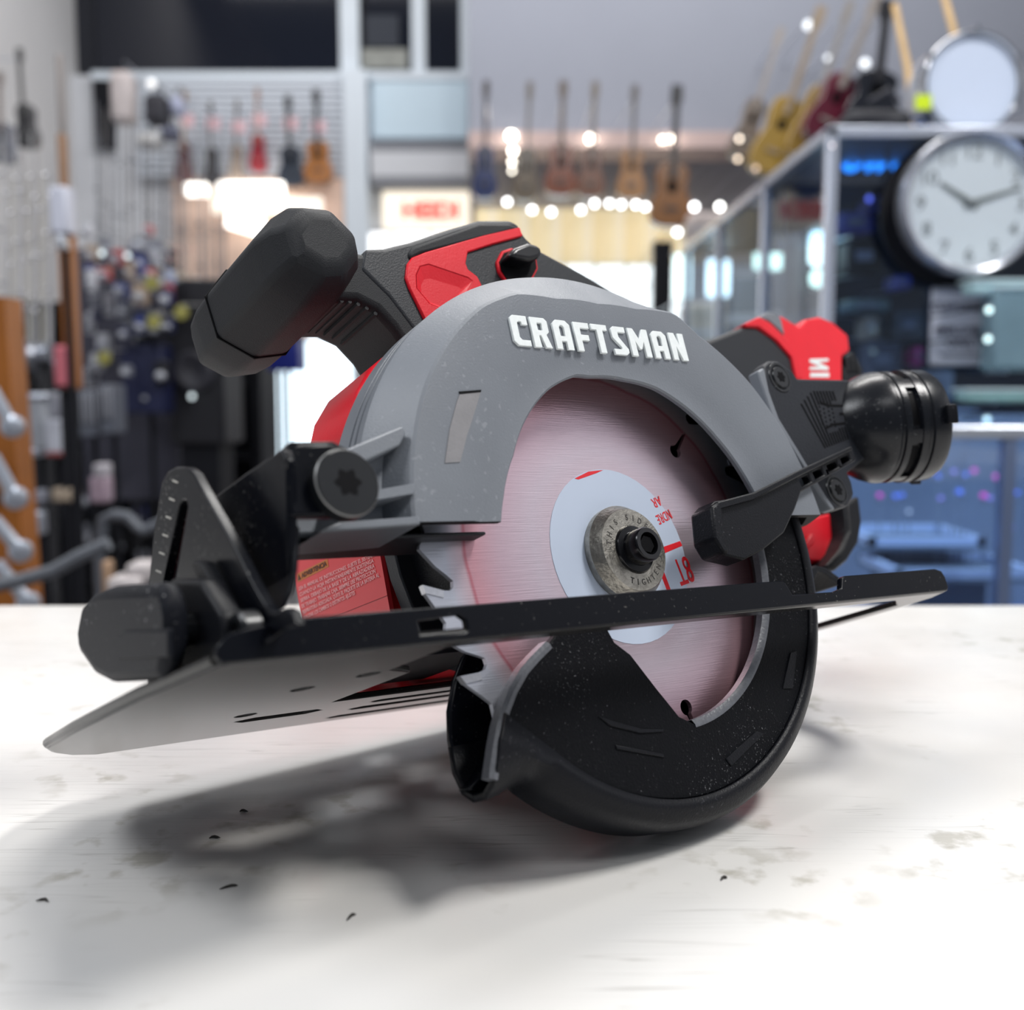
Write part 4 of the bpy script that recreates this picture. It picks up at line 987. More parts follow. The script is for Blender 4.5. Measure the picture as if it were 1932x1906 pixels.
# LED lamps seen in and through the case
for (u, v, Y, r, s, col) in sorted(((1524, 318, 2.9, 6, 5, (1, .9, .78)), (1476, 345, 3.1, 4, 3, (1, .8, .65)), (1475, 375, 3.1, 4, 6, (.8, .95, 1)), (1556, 378, 2.6, 4, 3, (.85, .9, 1)), (1395, 262, 4.6, 4, 5, (1, .85, .7)),
                          (1392, 300, 4.6, 4, 4, (1, .8, .6)), (1426, 318, 4.4, 4, 1.5, (1, .7, .5)), (1310, 390, 4.6, 6, 9, (1, 1, 1)), (1358, 390, 4.4, 6, 9, (1, 1, .95)), (1278, 438, 4.6, 6, 7, (1, 1, 1)), (1570, 275, 2.19, 3, 1.5, (.9, .75, .75)),
                          (1611, 486, 2.45, 4, 1.2, (.5, .8, .7)), (1709, 490, 2.45, 4, 2.2, (.7, .85, .4)), (1708, 505, 2.45, 4, 2.2, (.75, .85, .5)), (1708, 342, 2.15, 3, 2.5, (.2, .3, 1.0)), (1716, 338, 2.15, 3, 2.5, (.3, .45, 1.0)), (1640, 375, 2.3, 5, 1.5, (.15, .2, 1.0)))):
    bulb(u, v, Y, r, s, col, 'glinting lamp from the left about the tall showcase', 'lamps about the showcase', 2.69 if (Y < 2.68 and u > 1568) else 6.71)
for (u0, v0, u1, v1, col, s, lab) in ((1424, 468, 1510, 508, (0.75, 1.0, 0.85), 1.6, 'pale green lit panel behind the showcase side'), (1530, 436, 1566, 500, (0.80, 1.0, 0.90), 2.6, 'tall white green lamp at the showcase corner'), (1532, 508, 1568, 540, (0.75, 1.0, 0.82), 2.2, 'lower white green lamp at the showcase corner'),
                                    (1272, 480, 1304, 565, (0.80, 1.0, 0.98), 2.2, 'pale lit window strip right of the black stand'), (1335, 490, 1378, 560, (0.80, 0.97, 1.0), 2.2, 'second pale lit window strip right of the black stand')):
    b, c = pbox(u0, v0, u1, v1, 4.3 if u0 < 1520 else 2.6, 0.03)
    o = empty('light_panel', c, lab, 'light'); W('lens', b, glow('lens_%d' % u0, col, s), o, c, bev=0.012); W('housing', pbox(u0 - 2, v0 - 3, u1 + 2, v0, (4.3 if u0 < 1520 else 2.6), 0.05)[0], alu, o, c)
    W('arm', MB().tube([c, Vector((c.x, 6.71 if u0 < 1520 else 2.69, c.z))], 0.004, 6), alu, o, c)
for (u0, v0, u1, v1, col, lab, Y) in ((1300, 400, 1420, 470, (0.60, 0.52, 0.50), 'pinkish boxed stock stacked behind the showcase glass', 5.0), (1425, 400, 1520, 465, (0.62, 0.57, 0.64), 'pale lilac boxes stacked behind the showcase glass', 5.0), (1380, 520, 1440, 700, (0.025, 0.03, 0.05), 'dark coat hanging behind the showcase', 4.4), (1455, 515, 1520, 700, (0.035, 0.04, 0.07), 'dark navy bag behind the showcase', 4.4),
                                 (1290, 570, 1380, 700, (0.45, 0.36, 0.28), 'beige carton behind the guard of the saw', 4.5), (1490, 560, 1530, 640, (0.40, 0.33, 0.27), 'tan jar behind the battery', 4.15)):
    b, c = pbox(u0, v0, u1, v1, Y, 0.15)
    o = empty('stock_item', c, lab, 'stock')
    W('body', b, mat('stock_%s' % str(col), col, 0.6, var=0.35, vscale=12), o, c, bev=0.02)
    W('band', pbox(u0 - 1, v0 + (v1 - v0) * .4, u1 + 1, v0 + (v1 - v0) * .5, Y - 0.004, 0.15)[0], mat('stock_band', (0.4, 0.4, 0.44), 0.6), o, c)
    if c.z > 0.06: W('support', MB().box((c.x - .02, Y + .05, 0), (c.x + .02, Y + .1, c.z)), shelf_black, o, c)

# instruments hanging slanted above the showcase
for u0, v0, u1, v1, Y, w, bc_, nc, lab in (
        (1470, 60, 1392, 300, 3.9, 0.10, (0.16, 0.13, 0.11), (0.30, 0.27, 0.25), 'grey brown guitar slanting above the far end of the showcase'),
        (1546, 20, 1440, 330, 3.5, 0.13, (0.34, 0.22, 0.05), (0.30, 0.24, 0.18), 'ochre yellow guitar slanting above the showcase'),
        (1600, 10, 1500, 300, 3.2, 0.08, (0.30, 0.19, 0.05), (0.28, 0.26, 0.24), 'narrow tan guitar slanting beside the dark red one'),
        (1650, 0, 1540, 268, 2.9, 0.10, (0.12, 0.012, 0.03), (0.33, 0.30, 0.28), 'dark red guitar slanting above the showcase'),
        (1668, 10, 1640, 248, 2.6, 0.12, (0.012, 0.014, 0.022), (0.02, 0.02, 0.025), 'black guitar hanging upright above the showcase')):
    guitar(bgp(u0, v0, 3.5 + 0.55 * Y), bgp(u1, v1, 3.4 + 0.55 * Y), w * 5.3 / Y, bc_, nc, lab, 'instruments above the showcase', depth=0.08, hang=to_grey)
for u0, v0, u1, v1, lab in ((1688, 10, 1712, 125, 'thin wooden stick leaning left of the round drum'), (1778, -20, 1800, 62, 'thin wooden stick standing behind the round drum')):
    a = bgp(u0, v0, 2.6); b_ = bgp(u1, v1, 2.5); b2_ = b_ + (b_ - a) * 0.8
    tag(W('wooden_stick', MB().tube([a, b_, Vector((b2_.x, b2_.y, SZ + 0.010))], 0.008, 8), mat('stick_wood', (0.55, 0.36, 0.16), 0.5, var=0.2, vscale=20), None, a), lab, 'stick')
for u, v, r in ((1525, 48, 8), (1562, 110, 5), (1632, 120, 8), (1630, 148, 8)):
    bulb(u, v, 5.5, r, 1.6, (0.9, 0.95, 1.0), 'bright glint from the left among the slanting guitars', 'glints among the slanting guitars', 6.01)  # glints on the instruments, made as small glowing globes
b, c = pbox(1600, 200, 1728, 251, 2.29, 0.2); bag = empty('gig_bag', c, 'black gig bag lying on the showcase beside the drum', 'bag')
W('body', b, mat('bag_black', (0.012, 0.013, 0.02), 0.7, var=0.3, vscale=30), bag, c, bev=0.03, seg=3); W('handle', MB().tube([c + Vector((-.03, -.11, .06)), c + Vector((0, -.14, .075)), c + Vector((.03, -.11, .06))], 0.005, 6), mat('bag_strap', (0.05, 0.05, 0.06), 0.7), bag, c)

# round drum standing on the showcase edge
dc = bgp(1834, 158, 2.27); dr = 93 * 2.27 / FPX
drum = empty('drum', Vector((dc.x, dc.y, dc.z - dr)), 'round white drum with chrome hoop standing on the showcase', 'drum')
D0 = Vector((dc.x, dc.y, dc.z - dr))
W('drum_head', MB().lathe([(0.001, 0.0), (dr * .90, 0.0), (dr * .90, 0.004)], dc, (0, 1, 0), 48, False), mat('drum_head', (0.62, 0.70, 0.86), 0.55, var=0.02), drum, D0)
W('hoop', MB().lathe([(dr * .89, -0.008), (dr * .92, -0.012), (dr * .97, -0.012), (dr, -0.006), (dr, 0.03), (dr * .95, 0.032)], dc, (0, 1, 0), 48, False), chrome, drum, D0)
W('shell', MB().lathe([(dr * .94, 0.01), (dr * .94, 0.10), (0.001, 0.10)], dc, (0, 1, 0), 48, False), mat('drum_shell', (0.5, 0.52, 0.58), 0.3, 0.3), drum, D0)
for k in range(6):
    a = math.radians(30 + 60 * k); q = dc + Vector((math.cos(a) * dr * 1.02, 0.0, math.sin(a) * dr * 1.02))
    W('lug', MB().tube([q + Vector((0, -0.014, 0)), q + Vector((0, 0.08, 0))], 0.006, 8), chrome, drum, D0)
p = bgp(1742, 193, 2.255); tag(W('sticky_note', MB().box((p.x - .016, p.y - .002, p.z - .014), (p.x + .016, p.y + .001, p.z + .014)), mat('yellow_note', (0.62, 0.80, 0.0), 0.6, emit=(0.62, 0.8, 0.0), estr=0.0), None, p), 'small fluorescent yellow sticker on the drum edge', 'sticker')

# wall clock hung on the showcase front
cc = bgp(1832, 384, 2.145); cr_ = 132 * 2.145 / FPX
clk = empty('wall_clock', cc - Vector((0, 0, cr_)), 'round white wall clock with silver rim hung on the showcase', 'clock'); K0 = cc - Vector((0, 0, cr_))
W('dial', MB().lathe([(0.001, 0.0), (cr_ * .88, 0.0), (cr_ * .88, 0.004)], cc, (0, 1, 0), 64, False), mat('dial_white', (0.60, 0.66, 0.70), 0.5), clk, K0)
W('rim', MB().lathe([(cr_ * .87, 0.0), (cr_ * .90, -0.016), (cr_ * .95, -0.02), (cr_, -0.01), (cr_, 0.025), (cr_ * .9, 0.03)], cc, (0, 1, 0), 64, False), mat('clock_rim', (0.50, 0.52, 0.58), 0.2, 0.7), clk, K0)
W('back_case', MB().lathe([(cr_ * 1.06, 0.022), (cr_ * 1.06, 0.04), (0.001, 0.04)], cc + Vector((-0.02, 0, -0.012)), (0, 1, 0), 48, False), shelf_black, clk, K0)
num_m = mat('numeral_grey', (0.16, 0.18, 0.19), 0.5)
for k in range(1, 13):
    a = math.radians(90 - 30 * k); q = cc + Vector((math.cos(a) * cr_ * .70, -0.001, math.sin(a) * cr_ * .70))
    tm = text_mesh(str(k), cr_ * .27, 0.0005, 0.0, 'CENTER')
    for v in tm.vertices: v.co = Vector((q.x + v.co.x, q.y - v.co.z, q.z + v.co.y - cr_ * .09)) - K0
    link('numeral', tm, num_m, clk)
for a, l, w, nm in ((148, .52, .05, 'hour_hand'), (17, .72, .045, 'minute_hand')):
    d = Vector((math.cos(math.radians(a)), 0, math.sin(math.radians(a)))); n_ = Vector((-d.z, 0, d.x))
    q0 = cc - d * cr_ * .10; q1 = cc + d * cr_ * l
    W(nm, MB().grid([[q0 + n_ * cr_ * w, q0 - n_ * cr_ * w, q1 - n_ * cr_ * w * .4, q1 + n_ * cr_ * w * .4], [p_ + Vector((0, -0.003, 0)) for p_ in (q0 + n_ * cr_ * w, q0 - n_ * cr_ * w, q1 - n_ * cr_ * w * .4, q1 + n_ * cr_ * w * .4)]], close_u=True, cap0=True, cap1=True), mat('hand_grey', (0.13, 0.15, 0.15), 0.5), clk, K0)
W('hand_hub', MB().lathe([(cr_ * .05, -0.006), (cr_ * .05, 0.0)], cc, (0, 1, 0), 16), num_m, clk, K0)

# placard
b, c = pbox(1757, 540, 1872, 690, 2.18, 0.012)
pl = empty('placard', c, 'pale grey placard with dark lettering below the clock', 'sign')
W('board', b, mat('placard_white', (0.50, 0.52, 0.60), 0.5), pl, c, bev=0.006)
for s, u, v, sz in (('CUSTOMERS', 1812, 585, 0.020), ('EMPLOYEES', 1814, 630, 0.020), ('ONLY', 1818, 655, 0.026)):
    q = bgp(u, v, 2.178); tm = text_mesh(s, sz, 0.0005, 0.0008, 'CENTER')
    for w_ in tm.vertices: w_.co = Vector((q.x + w_.co.x, q.y - w_.co.z, q.z + w_.co.y)) - c
    link('placard_text', tm, mat('placard_ink', (0.10, 0.10, 0.13), 0.5), pl)
W('placard_rule', pbox(1775, 668, 1850, 672, 2.176, 0.006)[0], mat('placard_ink', (0.10, 0.10, 0.13), 0.5), pl, c)
for (u0, v0, u1, v1, col, lab) in ((1872, 540, 1960, 700, (0.18, 0.28, 0.33), 'teal grey glass bottle case at the right edge'), (1835, 528, 1960, 556, (0.55, 0.80, 0.82), 'pale cyan glass tray near the right edge'), (1822, 735, 1960, 760, (0.40, 0.68, 0.66), 'mint glass tray on the jewellery counter')):
    b, c = pbox(u0, v0, u1, v1, 2.08, 0.06); o = empty('glass_item', c, lab, 'glassware')
    W('bracket', MB().tube([c, Vector((c.x, 2.20, c.z))], 0.004, 6), alu, o, c)
    W('body', b, mat('glassy_%s' % str(col), col, 0.15, var=0.2, vscale=15), o, c, bev=0.01); W('rim', pbox(u0, v0 - 2, u1, v0 + 3, 2.075, 0.07)[0], mat('glass_rim', (0.7, 0.85, 0.88), 0.2), o, c)
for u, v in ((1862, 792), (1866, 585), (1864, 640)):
    bulb(u, v, 1.9, 6, 2.0, (0.75, 1.0, 1.0), 'pale cyan glint counted from the counter by the glass trays', 'glints by the glass trays', 2.21)  # glass glints imitated by glowing globes

# ---- jewellery counter
JY = 1.45; jz = bgp(1740, 806, JY).z; jx0 = bgp(1480, 900, JY).x; jx1 = 1.25
J0 = Vector((jx0, JY, 0))
jc = empty('jewellery_counter', J0, 'low glass jewellery counter with aluminium rails behind the saw', 'showcase')
def jb(name, lo, hi, m, bev_=0.0): return W(name, MB().box(lo, hi), m, jc, J0, bev=bev_)
jb('top_rail', (jx0, JY - .01, jz - .016), (jx1, JY + .02, jz + 0.002), alu, .003)
jb('added_fill_strip', (jx0 + .02, JY + .022, jz - .014), (jx1 - .02, JY + .030, jz - .006), glow('fill_cool', (0.50, 0.68, 1.0), 7.0))  # glowing strip added to brighten the inside of the counter
jb('top_glass', (jx0, JY, jz), (jx1, JY + .5, jz + .006), glass)
jb('front_glass', (jx0, JY - .003, .50), (jx1, JY, jz - .016), glass)
jb('back_board', (jx0, JY + .50, .05), (jx1, JY + .51, jz), mat('case_teal', (0.24, 0.30, 0.40), 0.5, var=0.25, vscale=6))
jb('case_deck', (jx0, JY, .66), (jx1, JY + .5, .68), mat('deck_blue', (0.12, 0.18, 0.36), 0.4, var=0.3, vscale=8))
jb('plinth', (jx0, JY + .01, .0), (jx1, JY + .5, .66), shelf_black)
for x in (jx0, bgp(1900, 900, JY).x, jx1):
    jb('post', (x - .008, JY - .008, .05), (x + .008, JY + .012, jz - .016), mat('post_blue', (0.20, 0.26, 0.42), 0.3, 0.5))
for (u0, v0, u1, v1, Y, lab) in ((1640, 990, 1860, 1030, 1.62, 'upper white framed tray in the jewellery counter'), (1690, 1048, 1960, 1092, 1.52, 'lower white framed tray in the jewellery counter')):
    x0, x1, z0, z1 = rect(u0, v0, u1, v1, Y); o = empty('jewellery_tray', ((x0 + x1) / 2, Y, z0), lab, 'tray'); O = Vector(((x0 + x1) / 2, Y, z0))
    fm = mat('tray_frame', (0.55, 0.68, 0.95), 0.3, 0.0)
    W('tray_front', MB().box((x0, Y, z0), (x1, Y + .01, z0 + .012)), fm, o, O); W('tray_back', MB().box((x0, Y + .16, z0), (x1, Y + .17, z0 + .012)), fm, o, O)
    W('tray_side', MB().box((x0, Y, z0), (x0 + .012, Y + .17, z0 + .012)), fm, o, O); W('tray_side', MB().box((x1 - .012, Y, z0), (x1, Y + .17, z0 + .012)), fm, o, O)
    W('tray_pad', MB().box((x0, Y, z0 - .006), (x1, Y + .17, z0)), mat('tray_pad', (0.14, 0.19, 0.26), 0.7), o, O)
    W('tray_leg', MB().box(((x0 + x1) / 2 - .05, Y + .05, .68), ((x0 + x1) / 2 + .05, Y + .10, z0 - .006)), mat('tray_pad', (0.14, 0.19, 0.26), 0.7), o, O)
cols = {'pink': (0.85, 0.08, 0.55), 'blue': (0.14, 0.25, 0.95), 'violet': (0.35, 0.28, 0.85), 'white': (0.75, 0.82, 0.95)}
gem_spots = [(1660, 935, 'pink', 6), (1690, 936, 'blue', 6), (1702, 934, 'blue', 5), (1775, 940, 'violet', 5), (1810, 928, 'blue', 7), (1838, 888, 'pink', 6), (1822, 895, 'blue', 5), (1856, 935, 'pink', 7), (1880, 900, 'pink', 7), (1900, 895, 'violet', 5), (1920, 930, 'blue', 5), (1770, 898, 'blue', 5), (1800, 890, 'violet', 5), (1868, 940, 'violet', 5), (1715, 965, 'white', 4), (1910, 995, 'violet', 4), (1812, 1072, 'blue', 5), (1850, 1085, 'violet', 4)]
gem_n = {}
for u, v, cn, r in sorted(gem_spots):
    p = bgp(u, v, 1.66); rr = r * 1.66 / FPX
    gem_n[cn] = gem_n.get(cn, -1) + 1
    o = empty('gem_ring', p, '%s %s gem ring from the left in the jewellery counter' % (ORD[gem_n[cn]], cn), 'ring', '%s gem rings in the jewellery counter' % cn)
    W('gem', MB().lathe([(0.0005, -rr), (rr, 0), (rr * .6, rr * .5), (0.0005, rr * .55)], p, (0, -0.5, 1), 8, False), mat('gem_' + cn, cols[cn], 0.1, emit=cols[cn], estr=0.5), o, p, smooth=0)
    W('band', MB().lathe([(rr * .7, -rr * 1.6), (rr * .8, -rr * 1.2), (rr * .7, -rr * .8)], p, (0, 0, 1), 12, False), chrome, o, p)
    W('ring_stand', MB().tube([p - Vector((0, 0, rr)), Vector((p.x, p.y, .68))], 0.0015, 5), mat('clear_stand', (0.3, 0.36, 0.45), 0.2), o, p)

# ---- rods, racks and hanging stock at the left
def rod(u0, v0, u1, v1, Y, col, r, lab, grp, reel=True):
    a = bgp(u0, v0, Y); b_ = bgp(u1, v1, Y + 0.05)
    root = empty('fishing_rod', Vector((b_.x, b_.y, 0)), lab, 'fishing rod', grp); b0_ = b_; fl = Vector((b_.x, b_.y, 0))
    m_r = mat('rod_%s' % str(col), col, 0.35, var=0.2, vscale=15)
    W('blank', MB().tube([a, a.lerp(b_, .5), b_], [r * .4, r * .7, r], 8), m_r, root, fl)
    W('grip', MB().tube([a.lerp(b_, .80), b_], r * 2.0, 8), mat('rod_grip', (0.03, 0.03, 0.035), 0.7), root, fl)
    for t in (.15, .35, .55):
        q = a.lerp(b_, t); W('line_guide', MB().lathe([(r * 1.6, -r * .5), (r * 2.3, 0), (r * 1.6, r * .5)], q + Vector((0, -r * 2, 0)), (0, 0, 1), 10, False), chrome, root, fl)
    if reel:
        q = a.lerp(b_, .78) + Vector((0, -0.03, 0))
        W('reel', MB().lathe([(0.001, -.03), (.022, -.03), (.026, -.012), (.018, 0), (.026, .012), (.022, .03), (.001, .03)], q, (1, 0, 0.2), 14, False), mat('reel_metal', (0.35, 0.37, 0.42), 0.3, 0.7), root, fl)
    W('butt', MB().tube([b_, fl], r * 1.2, 6), mat('rod_grip', (0.03, 0.03, 0.035), 0.7), root, fl)
rod_cols = ((0.30, 0.31, 0.34), (0.10, 0.11, 0.13), (0.42, 0.40, 0.40), (0.06, 0.06, 0.08))
for i in range(26):
    u = 182 + i * 9.6 + random.uniform(-3, 3); t = random.uniform(0, 1)
    rod(u, 190 + 60 * abs(math.sin(i * 1.7)) + (i > 15) * 60, u + random.uniform(-8, 14), 640 + 120 * t, 3.75 + 0.16 * (i % 4), rod_cols[i % 4], 0.0048, ORD[i] + ' thin upright fishing rod from the left in the crowded rack', 'rods in the crowded rack')
for i in range(11):
    u = 6 + i * 9 + random.uniform(-2, 2)
    rod(u, 250 + 40 * (i % 3), u + 3, 760 + 20 * (i % 4), 2.85 + 0.1 * (i % 4), ((0.55, 0.55, 0.56), (0.40, 0.40, 0.43), (0.50, 0.48, 0.42))[i % 3], 0.0052, ORD[i] + ' pale fishing rod from the left edge, before the left wall', 'rods on the left wall')
# dark shelving unit behind the rods
b, c = pbox(30, 520, 480, 1190, 4.6, 0.35)
shf = empty('shelving_unit', Vector((c.x, c.y, 0)), 'black shelving unit crowded with tools at left', 'shelving'); O = Vector((c.x, c.y, 0))
x0, x1, z0, z1 = rect(20, 560, 486, 1200, 4.6)
W('back_board', MB().box((x0, 4.94, 0), (x1, 4.96, z1)), mat('shelf_back', (0.005, 0.006, 0.012), 0.7, spec=0.2, var=0.3, vscale=6), shf, O)
for x in (x0, (x0 + x1) / 2, x1): W('upright', MB().box((x - .02, 4.6, 0), (x + .02, 4.94, z1)), shelf_black, shf, O)
for k in range(5): W('shelf_board', MB().box((x0, 4.6, .15 + k * (z1 - .2) / 4), (x1, 4.94, .18 + k * (z1 - .2) / 4)), shelf_black, shf, O)
# black rack block under the slatwall lights
b, c = pbox(318, 525, 420, 840, 3.4, 0.25); blk = empty('speaker_cabinet', Vector((c.x, c.y, c.z)), 'tall black speaker cabinet behind the front grip', 'speaker')
W('cabinet', b, mat('cabinet_black', (0.006, 0.006, 0.010), 0.5, var=0.2, vscale=20), blk, c, bev=0.01)
W('cone', MB().lathe([(0.001, 0.0), (.05, -.012), (.065, -.004), (.065, .01)], bgp(365, 700, 3.39), (0, 1, 0), 24, False), mat('cone_grey', (0.03, 0.03, 0.04), 0.5), blk, c)
W('plinth', MB().box((c.x - .06, 3.42, 0.0), (c.x + .06, 3.6, c.z)), shelf_black, blk, c)
# pegboard carrying the packs
x0, x1, z0, z1 = rect(150, 470, 330, 800, 3.64)
pb_ = empty('pegboard', (0.5 * (x0 + x1), 3.66, 0), 'dark lilac pegboard full of hanging packages at left', 'pegboard'); O = Vector((0.5 * (x0 + x1), 3.66, 0))
W('board', MB().box((x0, 3.64, .7), (x1, 3.66, z1)), mat('peg_lilac', (0.07, 0.07, 0.10), 0.7, var=0.4, vscale=12), pb_, O)
for x in (x0 + .02, x1 - .02): W('leg', MB().box((x - .02, 3.66, 0), (x + .02, 3.70, z1)), shelf_black, pb_, O)
# hanging packs and tools
pack_cols = {'white': (0.62, 0.63, 0.68), 'grey': (0.22, 0.23, 0.27), 'blue': (0.05, 0.08, 0.32), 'red': (0.45, 0.05, 0.05), 'navy': (0.02, 0.025, 0.09), 'pale blue': (0.35, 0.42, 0.62), 'black': (0.012, 0.012, 0.016), 'tan': (0.38, 0.28, 0.20)}
keys = list(pack_cols)
def pack(u, v, w, h, Y, cn, lab=None, grp=None):
    b, c = pbox(u - w / 2, v - h / 2, u + w / 2, v + h / 2, Y, 0.03)
    o = empty('hanging_pack', c, lab or '%s packaged lure hanging among the rods at left' % cn, 'package', grp or '%s packages among the rods' % cn)
    W('card', b, mat('pack_' + cn, pack_cols[cn], 0.35, var=0.3, vscale=30), o, c, bev=0.004)
    W('bubble', MB().lathe([(0.001, -.03), (w * .3 * Y / FPX, -.02), (w * .36 * Y / FPX, 0)], Vector((c.x, Y, c.z + h * .35 * Y / FPX)), (0, 1, 0), 10, False), mat('bubble_clear', (0.5, 0.52, 0.58), 0.1), o, c)
    W('hook', MB().tube([Vector((c.x, Y + .005, c.z + h * Y / FPX)), Vector((c.x, 3.65 if Y < 3.64 else 4.62, c.z + (h + 4) * Y / FPX))], 0.002, 5), chrome, o, c)
specs = []
for i in range(72):
    u = random.uniform(155, 325); v = random.triangular(400, 770, 560)
    cn = random.choice(['white', 'grey', 'pale blue', 'white', 'grey', 'tan', 'blue', 'red'] if v < 560 else ['navy', 'grey', 'black', 'blue', 'navy', 'grey', 'white'])
    specs.append((u, v, random.uniform(10, 26), random.uniform(18, 46), random.uniform(3.2, 3.55), cn, 'on the pegboard'))
for i in range(26):
    u = random.uniform(60, 470); v = random.uniform(780, 1120)
    w_, h_, c_ = random.uniform(14, 34), random.uniform(16, 50), random.choice(['black', 'navy', 'grey', 'black', 'navy'])
    if u > 280 and v > 860: continue
    specs.append((u, v, w_, h_, random.uniform(4.4, 4.52), c_, 'on the dark shelving'))
pack_n = {}
for u, v, w_, h_, Y, cn, where in sorted(specs):
    k = (cn, where); pack_n[k] = pack_n.get(k, -1) + 1
    pack(u, v, w_, h_, Y, cn, '%s %s hanging package from the left %s' % (ORD[pack_n[k]], cn, where), '%s packages %s' % (cn, where))
for u, v, lab in ((286, 535, 'upper yellow round tag among the rods'), (342, 590, 'rightmost yellow round tag on the black speaker'), (290, 608, 'middle yellow round tag among the dark packs'), (196, 676, 'lowest yellow round tag at left')):
    p = bgp(u, v, 3.12); r = 15 * 3.12 / FPX
    o = empty('yellow_tag', p, lab, 'tag'); W('disc', MB().lathe([(0.001, -.004), (r * .8, -.004), (r * .9, 0), (r * .8, .004), (0.001, .004)], p, (0, 1, 0), 20, False), mat('tag_yellow', (0.30, 0.28, 0.07), 0.5), o, p)
    W('string', MB().tube([p + Vector((0, 0, r)), Vector((p.x, 3.42 if u > 320 else 3.65, p.z + r * 2))], 0.0015, 5), mat('string', (0.5, 0.5, 0.5), 0.8), o, p)
# big pieces at left
def tool(name, cat, lab, parts):
    c = parts[0][0][1]; o = empty(name, c, lab, cat)
    for (mb_, _), nm, m in parts: W(nm, mb_, m, o, c, bev=0.006)
    W('post', MB().box((c.x - .006, c.y, 0), (c.x + .006, c.y + .012, c.z + .005)), shelf_black, o, c)
orange_wood = mat('orange_wood', (0.30, 0.10, 0.015), 0.4, var=0.35, vscale=14)
tool('rod_stand', 'stand', 'orange wooden rod stand post near the left wall', [(pbox(112, 410, 138, 735, 2.4, 0.04), 'post', orange_wood), (pbox(108, 250, 122, 410, 2.4, 0.03), 'upper_post', mat('brown_wood', (0.30, 0.17, 0.10), 0.5, var=0.3, vscale=14)), (pbox(106, 100, 116, 250, 2.4, 0.02), 'tip', mat('grey_wood', (0.28, 0.25, 0.24), 0.6)), (pbox(100, 652, 132, 730, 2.37, 0.03), 'pink_grip', mat('pink_grip', (0.62, 0.16, 0.20), 0.5)), (pbox(120, 735, 130, 1200, 2.4, 0.03), 'leg', shelf_black)])
tool('white_reel', 'reel', 'white spinning reel at the top of the orange stand', [(pbox(92, 350, 126, 440, 2.3, 0.05), 'spool', mat('reel_white', (0.60, 0.62, 0.72), 0.35)), (pbox(104, 440, 118, 470, 2.3, 0.04), 'foot', alu)])
tool('grey_bucket', 'bucket', 'grey ribbed bucket beside the left wall', [(pbox(26, 745, 84, 850, 2.6, 0.12), 'body', mat('bucket_grey', (0.34, 0.36, 0.40), 0.5, var=0.15, vscale=30)), (pbox(24, 845, 72, 862, 2.6, 0.12), 'foot_ring', alu), (pbox(22, 742, 88, 752, 2.59, 0.14), 'rim', alu)])
tool('white_bottle', 'bottle', 'white spray bottle with red base at left', [(pbox(84, 790, 122, 855, 2.5, 0.06), 'body', mat('bottle_white', (0.55, 0.57, 0.64), 0.4)), (pbox(90, 740, 112, 790, 2.5, 0.05), 'neck', mat('bottle_grey', (0.30, 0.31, 0.36), 0.4)), (pbox(84, 852, 122, 862, 2.5, 0.06), 'base', mat('bottle_red', (0.35, 0.06, 0.06), 0.4))])
tool('slotted_basket', 'basket', 'dark slotted basket right of the white bottle', [(pbox(140, 736, 182, 825, 2.9, 0.10), 'body', mat('basket_grey', (0.10, 0.11, 0.14), 0.5))] + [(pbox(143 + 8 * k, 742, 147 + 8 * k, 800, 2.89, 0.01), 'slot', mat('basket_light', (0.26, 0.27, 0.31), 0.5)) for k in range(5)])
tool('slotted_basket', 'basket', 'narrow dark slotted basket second from the bottle', [(pbox(186, 726, 214, 820, 2.9, 0.10), 'body', mat('basket_grey', (0.10, 0.11, 0.14), 0.5))] + [(pbox(189 + 8 * k, 732, 193 + 8 * k, 790, 2.89, 0.01), 'slot', mat('basket_light', (0.26, 0.27, 0.31), 0.5)) for k in range(3)])
tool('spray_can', 'can', 'pale pink spray can among the dark tools', [(pbox(168, 900, 200, 950, 2.4, 0.05), 'body', mat('can_pink', (0.36, 0.27, 0.33), 0.4)), (pbox(174, 876, 198, 902, 2.4, 0.05), 'cap', mat('can_cap', (0.42, 0.40, 0.44), 0.4))])
tool('hand_drill', 'drill', 'tan and black hand drill on the dark shelf', [(pbox(96, 922, 142, 948, 2.4, 0.05), 'body', mat('drill_tan', (0.36, 0.29, 0.22), 0.5)), (pbox(110, 948, 128, 990, 2.4, 0.04), 'grip', shelf_black)])
tool('pliers', 'pliers', 'silver jawed pliers hanging low at left', [(pbox(60, 964, 80, 1010, 2.4, 0.03), 'jaw', alu), (pbox(62, 925, 84, 952, 2.4, 0.03), 'grip', mat('plier_grey', (0.24, 0.25, 0.30), 0.5))])
tool('blue_bin', 'bin', 'deep blue bin hanging before the bright window', [(pbox(504, 636, 564, 700, 4.0, 0.15), 'body', mat('bin_blue', (0.01, 0.02, 0.22), 0.4)), (pbox(502, 632, 566, 640, 3.99, 0.17), 'rim', mat('bin_rim', (0.01, 0.015, 0.10), 0.4)), (pbox(528, 700, 534, 900, 4.05, 0.03), 'stand', shelf_black)])
tool('tool_case', 'case', 'navy blue tool case beside the black speaker', [(pbox(226, 650, 308, 780, 3.3, 0.15), 'body', mat('case_navy', (0.012, 0.016, 0.06), 0.5, var=0.3, vscale=12)), (pbox(255, 636, 292, 650, 3.32, 0.04), 'handle', shelf_black)])
